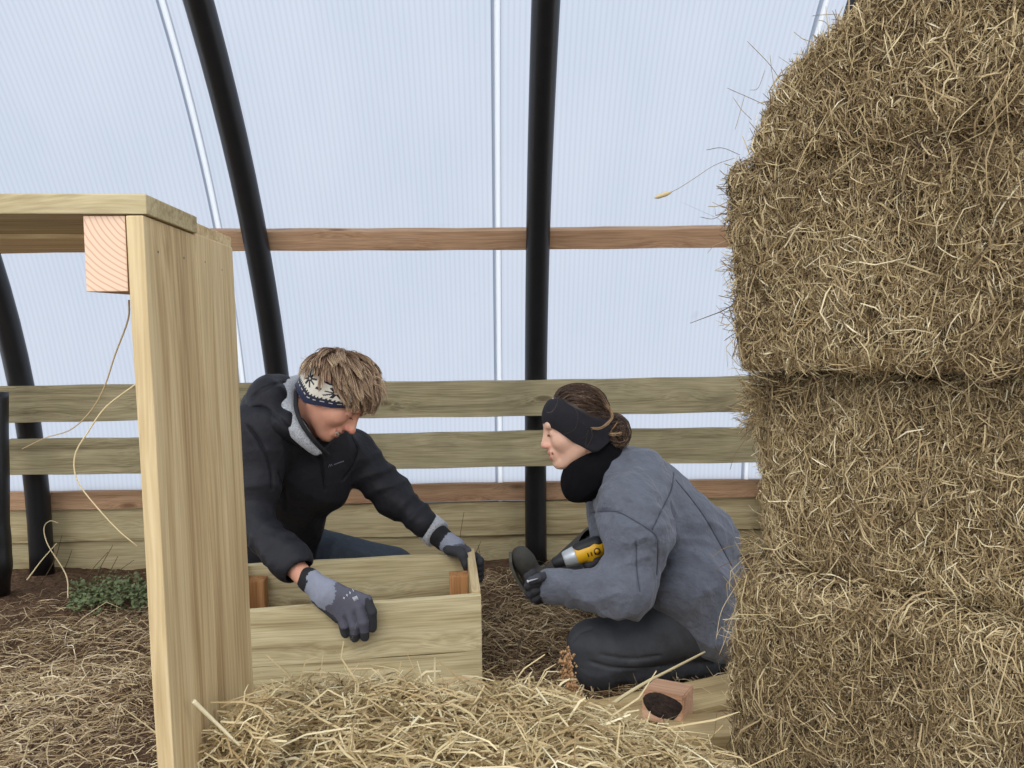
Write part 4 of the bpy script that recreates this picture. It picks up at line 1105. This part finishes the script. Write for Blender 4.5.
# gloves ---------------------------------------------------------------
GP = {0: srgb(92, 92, 108), 1: srgb(134, 138, 152), 2: srgb(86, 86, 98), 3: srgb(50, 51, 55), 4: srgb(22, 22, 26)}
GLOVE = plain('knit_work_glove', (1, 1, 1), rough=.8, attr=True, bump=.35, bscale=900, noise=.08, nscale=120)
def fing(s, pts, r0, r1, i, tip=None, k=.004):
    n = len(pts) - 1
    for q in range(n):
        a = r0 + (r1 - r0) * q / n; b = r0 + (r1 - r0) * (q + 1) / n
        s.cone(pts[q], pts[q + 1], a, b, k=k, i=(tip if (tip is not None and q >= n - 1) else i))
db = depth(G(345, 605, ZC_))                                          # outer face of the front plank near the hand
g = SDF(P(295, 650, db - .09), P(390, 565, db + .09), .0022) if False else grid_for([P(298, 648, db - .05), P(385, 565, db + .06), P(298, 565, db - .05), P(385, 648, db + .06)], .012, .0021)
W0 = P(309, 580, db + .004)
g.cone(P(308, 579, db + .007), P(310, 581, db + .005), .030, .030, k=.003, i=4, flat=(FW, 1.25))
g.cone(P(311, 581, db + .002), P(322, 590, db - .006), .0285, .033, k=.008, i=1, flat=(FW, 1.35))
g.cone(P(323, 591, db - .006), P(328, 595, db - .010), .0335, .036, k=.008, i=1, flat=(FW, 1.5))
kn = [P(341, 615, db - .019), P(350, 612, db - .023), P(359, 607, db - .024), P(367, 600, db - .020)]
for q, kp in enumerate(kn): g.cone(P(326 + q * 2.2, 597 - q * 2.2, db - .012), kp, .020, .0135, k=.014, i=2, flat=(FW, 1.1))
g.cone(P(318, 598, db - .008), P(338, 618, db - .014), .016, .013, k=.010, i=3)                 # coated edge of the palm
tips = [[kn[0], P(344.5, 626, db - .021), P(345.5, 634, db - .014)],
        [kn[1], P(354.5, 626, db - .026), P(355, 638, db - .014)],
        [kn[2], P(363.5, 622, db - .028), P(365, 637, db - .014)],
        [kn[3], P(372, 612, db - .024), P(372.5, 628, db - .014)]]
for q, tp in enumerate(tips):
    r0 = (.0118, .0128, .0130, .0128)[q]
    fing(g, [tp[0], tp[1]], r0, r0 * .97, 2 if q < 3 else 3, k=.003); g.cone(tp[1], tp[2], r0 * .97, r0 * .85, k=.003, i=3 if q in (0, 3) else 2)
    g.cone(tp[1] * .35 + tp[2] * .65, tp[2], r0 * .93, r0 * .86, k=.001, i=3)
    e_ = RT * .0052 * (1 if q < 3 else -1)
    if q < 3: g.cone(tp[0] - e_ * .9 + FW * .003, tp[2] - e_ * .9 + FW * .003, r0 * .8, r0 * .7, k=.002, i=3)
fing(g, [P(330, 592, db + .004), P(344, 592, db + .028), P(352, 604, db + .044), P(354, 614, db + .042)], .015, .011, 3, k=.006)   # thumb behind the plank
V, Fq, ids = g.mesh(); glv = mesh_obj('glove', V, Fq, GLOVE, man_root, col=colour(ids, GP))
WHITE = plain('white_print', srgb(222, 224, 228), rough=.6)
mk = []
for i in range(4): x, y = 343.2 + i * 3.0, 598.6 - i * 2.6; mk += [[(x, y), (x + 1.6, y - 1.4)], [(x + .2, y - 1.8), (x + 1.4, y + .6)]]
for i in range(5): x, y = 352.6 + i * .95, 597.4 - i * .4; mk += [[(x, y), (x + 2.0, y + 3.8)]]
marks('glove_print', g, mk, .0007, WHITE, glv)

# left glove round the far corner of the crate
cx_ = CR(CL - .03, DW, ZC_)                                         # back right corner, top
dl = depth(cx_)
g = grid_for([P(430, 590, dl - .09), P(495, 525, dl + .09), P(430, 525, dl - .09), P(495, 590, dl + .09)], .012, .0023)
g.cone(P(436, 533, 2.43), P(444, 540, 2.43), .036, .034, k=.003, i=4)
g.cone(P(447, 542, 2.42), P(454, 547, 2.42), .031, .033, k=.008, i=1, flat=(FW, 1.1))
g.cone(P(455, 547, 2.42), P(464, 552, 2.44), .031, .025, k=.012, i=2, flat=(UP, 1.2))
fing(g, [P(456, 550, 2.40), P(463, 556, 2.375), P(466, 564, 2.37), P(467, 570, 2.378)], .015, .0105, 3, k=.008)      # thumb inside
g.cone(P(449, 549, 2.40), P(461, 552, 2.39), .017, .016, k=.008, i=3)
for q in range(4):
    a0 = P(463, 551 + q * 1.5, 2.48)
    zq_ = ZC_ - .016 - .017 * q
    fing(g, [a0, CR(CL - .035, DW + .020, zq_), CR(CL + .006, DW + .018, zq_ - .006), CR(CL + .020, DW - .006, zq_ - .014), CR(CL + .016, DW - .030, zq_ - .018)], .0125, .0100, 3, k=.004)
V, Fq, ids = g.mesh(); mesh_obj('glove', V, Fq, GLOVE, man_root, col=colour(ids, GP))
# ribbed fleece cuff and dark inner cuff on that wrist
wv = nrm(P(444, 540, 2.42) - P(436, 533, 2.44))
cu = P(436, 533, 2.435)
V, Fc = sweep([cu - wv * .045, cu - wv * .040, cu + wv * .006, cu + wv * .012], [.041, .045, .047, .040], 26); mesh_obj('fleece_cuff', V, Fc, FLEECE, man_root)

# ---------- person 2: grey quilted jacket, kneeling and facing left, one leg stretched out
Wm = dict(head=P(575.0, 421.5, 2.26), neck=P(604, 462, 2.28), chest=P(640, 508, 2.31), belly=P(676, 560, 2.33), pelvis=P(703, 612, 2.34),
          lsh=P(628, 507, 2.16), lelb=P(628, 590, 2.06), lwri=P(548, 587, 2.12), lhand=P(535, 583, 2.13),
          rsh=P(622, 500, 2.46), relb=P(618, 565, 2.50), rwri=P(598, 572, 2.36),
          lhip=P(700, 618, 2.24), lknee=P(601, 649, 2.20), lank=P(700, 668, 2.27), ltoe=P(738, 668, 2.30),
          rhip=P(690, 612, 2.46), rknee=P(622, 541, 2.60), rank=P(541, 590, 2.80), rtoe=P(523, 556, 2.80))
WR = dict(neck=.043, chest=.105, belly=.100, pelvis=.125, lsh=.050, lelb=.038, lwri=.025, lhand=.02, rsh=.05, relb=.038, rwri=.025, lhip=.09, lknee=.056, lank=.038, ltoe=.03, rhip=.09, rknee=.055, rank=.04, rtoe=.03)
wom = thing('person', (Wm['pelvis'][0], Wm['pelvis'][1], 0.0), 'person in grey quilted jacket and black ear warmer, kneeling with a drill in hand', 'person')
wf = nrm(-RT * .965 - UP * .24 - FW * .05); wu = nrm(-RT * .24 + UP * .97)
s = grid_for(list(Wm.values()), 0.15, 0.0036)
HLw, HRw = head(s, Wm['head'], wf, wu, .99, female=True)
s.cone(HLw(-.03, 0, -.05), Wm['neck'], .045, .048, k=.03, i=1)
for a, b in (('neck', 'chest'), ('chest', 'belly'), ('belly', 'pelvis'), ('chest', 'rsh'), ('chest', 'lsh'), ('lsh', 'lelb'), ('lelb', 'lwri'), ('lwri', 'lhand'), ('rsh', 'relb'), ('relb', 'rwri'),
             ('pelvis', 'lhip'), ('pelvis', 'rhip'), ('lhip', 'lknee'), ('lknee', 'lank'), ('lank', 'ltoe'), ('rhip', 'rknee'), ('rknee', 'rank'), ('rank', 'rtoe')):
    s.cone(Wm[a], Wm[b], WR[a] * .88, WR[b] * .88, k=.02, i=1)
V, Fq, ids = s.mesh(); mesh_obj('body', V, Fq, SKIN, wom, col=colour(ids, {**SKINP, 2: srgb(220, 160, 138), 1: srgb(222, 178, 154), 0: srgb(222, 178, 154)}))

QUILT = plain('grey_quilted_cotton', srgb(100, 104, 115), rough=.75, noise=.14, nscale=22, bump=.75, bscale=48, spec=.2, sheen=.15, bdist=.010)
qs = grid_for([Wm[k] for k in ('neck', 'chest', 'belly', 'pelvis', 'lsh', 'lelb', 'lwri', 'rsh', 'relb', 'rwri')] + [P(745, 600, 2.4), P(722, 650, 2.3)], .17, .0042)
qs.cone(Wm['neck'] + P(612, 470, 2.3) - P(604, 462, 2.28), Wm['chest'], .070, .128, k=.03)
qs.cone(P(640, 480, 2.30), P(690, 540, 2.33), .085, .135, k=.04)
qs.cone(Wm['chest'], Wm['belly'], .128, .135, k=.04)
qs.cone(Wm['belly'], P(704, 590, 2.34), .135, .135, k=.04)
qs.cone(P(612, 505, 2.32), P(625, 555, 2.36), .075, .095, k=.04)                # front of the coat
qs.cone(P(704, 590, 2.34), P(708, 622, 2.31), .135, .125, k=.02)
qs.cone(P(692, 588, 2.22), P(709, 625, 2.205), .125, .088, k=.03)              # coat tail over the hip
qs.cone(Wm['lsh'], P(638, 535, 2.12), .086, .086, k=.07); qs.cone(P(638, 535, 2.12), Wm['lelb'] + RT * .005, .086, .064, k=.045, fold=(.007, 2.4, 1.1))
qs.cone(Wm['lelb'] + RT * .01, P(556, 586, 2.115), .072, .040, k=.025, fold=(.0065, 4.4, 2.2))
qs.cone(P(557, 586, 2.115), P(551, 586, 2.118), .041, .038, k=.004)
qs.cone(Wm['chest'], Wm['rsh'], .10, .08, k=.03); qs.cone(Wm['rsh'], Wm['relb'], .08, .06, k=.03); qs.cone(Wm['relb'], Wm['rwri'], .058, .042, k=.02)
wv_ = nrm(Wm['lwri'] - Wm['lelb'])
qs.cone(P(553, 586, 2.117), P(540, 586, 2.12), .030, .030, k=.003, mode='s')
# hollow hem over the thigh
qs.wrinkle(.0080, 13, 15, -1); qs.wrinkle(.0062, 30, 17, -1); qs.wrinkle(.0034, 58, 18, -1)
for pix in ([(592, 513), (604, 511), (618, 512), (632, 519), (645, 527), (656, 536), (658, 550), (657, 575)],
            [(674, 472), (672, 488), (666, 502), (659, 516), (652, 530)],
            [(636, 540), (637, 570), (640, 592)], [(676, 480), (690, 497), (704, 516), (718, 540), (732, 566)]):
    seam(qs, pix, .0014)
stitch(qs, None, None)
V, Fq, ids = qs.mesh(); qj = mesh_obj('jacket', V, Fq, QUILT, wom)
stitch_lines(qs, plain('grey_thread', srgb(70, 74, 86), rough=.8), qj)

TROUS = plain('charcoal_trousers', srgb(64, 66, 71), rough=.65, noise=.2, nscale=14, bump=.5, bscale=22, bdist=.01, spec=.25)
tw = grid_for([Wm[k] for k in ('pelvis', 'lhip', 'lknee', 'lank', 'rhip', 'rknee')] + [P(560, 590, 2.78)], .14, .0045)
tw.cone(Wm['pelvis'], Wm['lhip'], .115, .098); tw.cone(Wm['pelvis'], Wm['rhip'], .11, .10)
tw.cone(Wm['lhip'], Wm['lknee'], .100, .078, k=.03, fold=(.004, 3, .7))
tw.cone(P(601, 662, 2.20), P(700, 660, 2.26), .066, .055, k=.010, fold=(.004, 5, .7))
tw.cone(P(594, 645, 2.19), P(598, 662, 2.19), .072, .066, k=.02)
tw.cone(Wm['rhip'], Wm['rknee'], .11, .075, k=.03); tw.cone(Wm['rknee'], P(572, 571, 2.74), .074, .066, k=.02, fold=(.005, 3, .7))
tw.wrinkle(.0085, 12, 22, -1); tw.wrinkle(.0040, 28, 24, -1); tw.wrinkle(.0012, 55, 23)
for pix in ([(590, 662), (615, 668), (645, 668), (675, 664), (700, 656)], [(600, 655), (630, 659), (660, 656)], [(572, 640), (580, 632), (592, 628)]): seam(tw, pix, .003)
stitch(tw, None, None); V, Fq, ids = tw.mesh(); mesh_obj('trousers', V, Fq, TROUS, wom)

# rubber boots
RUB = plain('muddy_rubber', srgb(74, 72, 66), rough=.7, noise=.25, nscale=22, spec=.25)
SOLE = plain('boot_sole', srgb(98, 94, 84), rough=.85, noise=.2)
b = grid_for([P(505, 540, 2.72), P(610, 612, 2.9), P(600, 530, 2.66), P(505, 612, 2.9)], .02, .0042)
b.cone(P(546, 584, 2.80), P(598, 545, 2.66), .050, .070, k=.02, i=1)
b.cone(P(545, 588, 2.80), P(538, 584, 2.80), .046, .043, k=.02, i=1)
b.cone(P(541, 590, 2.80), P(524, 562, 2.80), .041, .037, k=.03, i=1, flat=(FW, .85))
b.cone(P(525, 562, 2.80), P(521, 556, 2.80), .038, .036, k=.02, i=1, flat=(FW, .8))
V, Fq, ids = b.mesh(); rb = mesh_obj('rubber_boot', V, Fq, RUB, wom)
sp_ = spline([P(510.5, 553, 2.80), P(511.5, 563, 2.80), P(516, 575, 2.80), P(523, 587, 2.80), P(532, 599, 2.80), P(541, 605, 2.80)], 16)
V = []; 
for i, p in enumerate(sp_):
    tt = nrm(sp_[min(i + 1, 15)] - sp_[max(i - 1, 0)]); o_ = nrm(np.cross(tt, FW)); wd_ = np.interp(i, [0, 2, 5, 9, 13, 15], [.022, .038, .043, .034, .036, .026])
    for a_, b_2 in ((-1, .004), (1, .004), (1, -.006), (-1, -.006)): V.append(p + FW * wd_ * a_ + o_ * b_2)
Fc = [[4 * i + j, 4 * i + (j + 1) % 4, 4 * i + 4 + (j + 1) % 4, 4 * i + 4 + j] for i in range(15) for j in range(4)] + [[0, 1, 2, 3], [63, 62, 61, 60]]
mesh_obj('sole', V, Fc, SOLE, rb, smooth=False)
b = grid_for([P(680, 640, 2.25), P(760, 690, 2.4)], .06, .0045)
b.cone(P(690, 663, 2.26), P(712, 662, 2.28), .052, .048, k=.02, i=1)
b.cone(P(712, 657, 2.28), P(728, 652, 2.30), .045, .034, k=.02, i=1); b.cone(P(712, 666, 2.28), P(716, 668, 2.30), .040, .036, k=.02, i=1)
V, Fq, ids = b.mesh(); mesh_obj('rubber_boot', V, Fq, plain('black_rubber', srgb(26, 27, 29), rough=.6), wom)

# neck warmer, ear warmer
BLACKF = plain('black_fleece', srgb(13, 13, 16), rough=.95, noise=.2, nscale=60, bump=.4, bscale=300, spec=.15)
n_ = grid_for([P(560, 445, 2.2), P(625, 500, 2.4)], .08, .004)
n_.cone(P(600, 450, 2.28), P(583, 478, 2.25), .062, .064, k=.03)
n_.cone(P(583, 470, 2.24), P(577, 482, 2.24), .052, .046, k=.03)
n_.cone(P(603, 458, 2.29), P(603, 478, 2.29), .048, .060, k=.03)
n_.cone(HLw(-.015, 0, -.06), HLw(.0, 0, -.085), .052, .05, k=.01, mode='s') if False else None
n_.wrinkle(.007, 22, 31, -1)
V, Fq, ids = n_.mesh(); mesh_obj('neck_warmer', V, Fq, BLACKF, wom)
def w_low(a):
    fx = .094 * math.cos(a); return np.interp(fx, [-.094, -.03, -.01, .04, .07, .092], [-.075, -.098, -.096, -.054, -.012, .010])
def w_up(a):
    fx = .094 * math.cos(a); return np.interp(fx, [-.094, -.03, .0, .05, .092], [-.02, .005, .035, .080, .084])
band('ear_warmer', Wm['head'], HRw, .97, w_low, w_up, lambda a, v: srgb(30, 29, 35), plain('black_jersey', srgb(30, 29, 35), rough=.9, attr=True, noise=.15, nscale=50, bump=.3, bscale=500), wom, n=160, m_=26, off=.010)
# hair drawn back into a low messy knot
BROWN = straw_mat('dark_brown_hair', [srgb(38, 28, 24), srgb(66, 50, 42), srgb(94, 74, 60), srgb(128, 102, 78), srgb(206, 170, 122)], rough=.45, transl=.05)
bun = np.array([-.112, 0, -.045])
def flow_w(cur, nn, cc): d = (cc + bun) - cur; return d / (np.linalg.norm(d, axis=1, keepdims=True) + 1e-6)
hair('hair', Wm['head'], HRw, .97, BROWN, wom, 7000, (1, 0, 1), lambda d: d[2] - d[0] * .95 > .22 and d[2] > -.7,
     lambda D: .020 + .075 * (D[:, 0] + 1), flow_w, clumps=120, seed=9, lift=.006, cn=.38, stick=1.09, clump=.5, drop=.0, w=.0014, radii=(.095, .080, .088), tonef=None)
capmesh('hair_base', Wm['head'], HRw, (.094, .080, .090), (-.016, 0, .016), .62, BROWN, wom)
f_, sd_, u_ = HRw
bc2 = HLw(-.110, -.008, -.058)
rg = np.random.default_rng(5); n = 1700; K = 12; pts = []
for i in range(n):
    ax = nrm(rg.normal(size=3) + [0, 1.6, 0]); e1 = nrm(np.cross(ax, [.3, .2, .9])); e2 = np.cross(ax, e1); ph = rg.uniform(0, 6.28); ln = rg.uniform(1.5, 4.5); r = rg.uniform(.024, .043)
    th = ph + np.linspace(0, ln, K); cn_ = ax * rg.uniform(-.016, .016)
    q = cn_ + r * (np.cos(th)[:, None] * e1 + np.sin(th)[:, None] * e2) * [1, 1, 1.25]
    pts.append(bc2 + q @ np.stack([f_, sd_, u_]))
V, Fq, o_ = ribbons(np.array(pts), np.full(n, .0016)); tn = np.clip(rg.normal(.33, .16, n), 0, 1); tn[rg.random(n) < .04] = .95
bn = mesh_obj('hair_knot', V, Fq, BROWN, wom, rnd=tn[o_])
bs_ = grid_for([bc2], .06, .004); bs_.ell(bc2, HRw, (.030, .028, .036), i=0); bs_.wrinkle(.003, 60, 2); V, Fq, ids = bs_.mesh(); mesh_obj('knot_base', V, Fq, BROWN, wom, rnd=np.full(len(V), .15))
# light streaks and loose wisps
def lock(pix, d, n, w, tone, spread=.003):
    base = spline([P(x, y, d) for x, y in pix], 14); A = []
    for i in range(n): A.append(base + rg.normal(size=3) * spread + np.cumsum(rg.normal(size=(14, 3)) * spread * .12, 0))
    V, Fq, o_ = ribbons(np.array(A), np.full(n, w)); return mesh_obj('hair_lock', V, Fq, BROWN, wom, rnd=np.clip(rg.normal(tone, .07, n), 0, 1)[o_])
dn = 2.163
lock([(592, 428), (600, 428), (607, 424), (612, 418), (612, 412), (607, 404)], 2.172, 16, .0010, .88, .0022)
lock([(590, 388), (597, 391), (603, 399), (607, 408)], 2.20, 12, .0010, .66, .0022)
lock([(609, 434), (615, 434), (621, 433)], 2.17, 12, .0010, .9, .0016)
for pix in ([(557, 393), (557, 402), (552, 411), (546, 412)], [(574, 406), (578, 416), (574, 429), (562, 434)], [(580, 420), (587, 428), (585, 437), (578, 438)], [(590, 427), (592, 436), (588, 445), (585, 449)], [(588, 430), (586, 440), (585, 447)],
            [(563, 395), (570, 392), (577, 396)], [(554, 396), (558, 390), (566, 391)]):
    lock(pix, dn, 2, .0007, .42, .0010)

# left glove pinching a screw
GP2 = {0: srgb(62, 62, 68), 2: srgb(62, 62, 68), 3: srgb(46, 46, 50)}
g = grid_for([P(515, 600, 2.08), P(560, 560, 2.2)], .03, .0022)
g.cone(P(560, 586, 2.115), P(541, 585, 2.125), .030, .031, k=.01, i=2, flat=(FW, 1.1))
fing(g, [P(541, 577, 2.11), P(533, 573.5, 2.10), P(528, 577, 2.095), P(529, 581, 2.09)], .0125, .0105, 3)
fing(g, [P(541, 583, 2.10), P(533, 583, 2.085), P(528, 586, 2.09), P(532, 589, 2.10)], .0125, .0105, 3)
fing(g, [P(541, 589, 2.10), P(534, 591, 2.09), P(530, 594, 2.095), P(535, 596, 2.11)], .0122, .0102, 3)
fing(g, [P(542, 594, 2.11), P(537, 597, 2.10), P(534, 599, 2.10), P(538, 601, 2.12)], .0115, .0095, 3)
fing(g, [P(546, 576, 2.10), P(538, 578, 2.075), P(531, 580.5, 2.07)], .0130, .0105, 2)
V, Fq, ids = g.mesh(); mesh_obj('glove', V, Fq, GLOVE, wom, col=colour(ids, GP2))
sc = thing('wood_screw', P(531, 580.5, 2.055), 'small bright screw pinched in the dark glove of the kneeling person in grey', 'screw')
V, Fc = sweep([P(527.2, 581.6, 2.055), P(527.8, 581.4, 2.055), P(529, 581, 2.055), P(538, 578.4, 2.058)], [.0045, .0045, .0022, .0012], 12); mesh_obj('shank', V, Fc, plain('bright_screw', srgb(205, 208, 212), rough=.3, metal=.4), sc)
# right glove on the drill handle
dc = P(583, 553, 2.26)                                              # drill body centre
dx = nrm(P(602, 546, 2.26) - P(556, 562, 2.26)); dzv = nrm(np.cross(dx, -FW)); 
if dzv @ UP < 0: dzv = -dzv
dy = np.cross(dzv, dx)
def DR(a, b_, c_): return dc + dx * a + dy * b_ + dzv * c_
g = grid_for([DR(.0, 0, -.02), DR(.06, 0, -.09)], .06, .0024)
g.cone(DR(.050, .022, -.085), DR(.036, .026, -.055), .028, .027, k=.01, i=2); 
for q in range(4):
    c_ = -.036 - q * .019
    fing(g, [DR(.040, .026, c_), DR(.008, .026, c_), DR(-.002, .004, c_ ), DR(.004, -.018, c_), DR(.022, -.024, c_)], .0112, .0095, 3)
fing(g, [DR(.045, .012, -.05), DR(.046, -.012, -.035), DR(.030, -.026, -.030)], .013, .011, 3)
V, Fq, ids = g.mesh(); mesh_obj('glove', V, Fq, GLOVE, wom, col=colour(ids, GP2))

drill = thing('cordless_drill', DR(0, 0, -.12), 'yellow and black cordless drill with a silver collar, held behind the near forearm', 'drill')
YEL = plain('yellow_plastic', srgb(226, 172, 30), rough=.4); DBLK = plain('black_rubber_grip', srgb(34, 35, 37), rough=.55); SILV = plain('silver_collar', srgb(186, 192, 196), rough=.35, metal=.35)
d_ = grid_for([DR(-.03, 0, -.03), DR(.075, 0, .04)], .04, .0021)
d_.cone(DR(-.020, 0, 0), DR(.040, 0, 0), .0275, .0275, k=.006, i=1); d_.cone(DR(.040, 0, 0), DR(.052, 0, 0), .0275, .022, k=.006, i=1)
d_.cone(DR(.022, 0, -.02), DR(.026, 0, -.034), .019, .017, k=.012, i=1)
V, Fq, ids = d_.mesh(); mesh_obj('motor_housing', V, Fq, YEL, drill)
d_ = grid_for([DR(-.01, 0, .0), DR(.06, 0, .05)], .03, .0021)
d_.cone(DR(-.008, 0, .013), DR(.046, 0, .013), .0225, .0225, k=.006); V, Fq, ids = d_.mesh(); mesh_obj('top_grip', V, Fq, DBLK, drill)
V, Fc = sweep([DR(-.060, 0, 0), DR(-.058, 0, 0), DR(-.024, 0, 0), DR(-.020, 0, 0)], [.019, .0225, .0285, .027], 28); mesh_obj('gear_collar', V, Fc, SILV, drill)
V, Fc = sweep([DR(-.095, 0, 0), DR(-.090, 0, 0), DR(-.062, 0, 0), DR(-.058, 0, 0)], [.010, .0155, .0195, .019], 24); mesh_obj('chuck', V, Fc, DBLK, drill)
V, Fc = sweep([DR(.054, 0, 0), DR(.060, 0, 0), DR(.063, 0, 0)], [.023, .022, .014], 24); mesh_obj('rear_cap', V, Fc, DBLK, drill)
for q in range(3):
    V, Fc = sweep([DR(.012 + q * .010, -.0268, -.010), DR(.012 + q * .010, -.0278, .002)], .0018, 6); mesh_obj('air_vent', V, Fc, DBLK, drill)
V, Fc = sweep([DR(.040, -.026, -.002), DR(.040, -.0292, -.002)], .010, 20); mesh_obj('round_badge', V, Fc, DBLK, drill)
V, Fc = sweep([DR(.040, -.029, -.002), DR(.040, -.0300, -.002)], .0065, 20); mesh_obj('badge_centre', V, Fc, YEL, drill)
V, Fc = sweep([DR(.020, 0, -.025), DR(.022, 0, -.05), DR(.028, 0, -.09), DR(.030, 0, -.10)], [.018, .0155, .0165, .019], 18); mesh_obj('handle', V, Fc, DBLK, drill)
V, Fc = board_mesh(.10, .055, .045, bev=.006); mesh_obj('battery', V, Fc, DBLK, drill, smooth=False, loc=DR(.018, 0, -.122), rot=rot_from(dx, dzv))
# drawstring end hanging from the coat
tube('drawstring', spline([P(586, 488, 2.24), P(587, 492, 2.24), P(586.5, 498, 2.24), P(585.5, 503, 2.24)], 10), .0022, plain('dark_red_cord', srgb(84, 34, 34), rough=.7), wom)
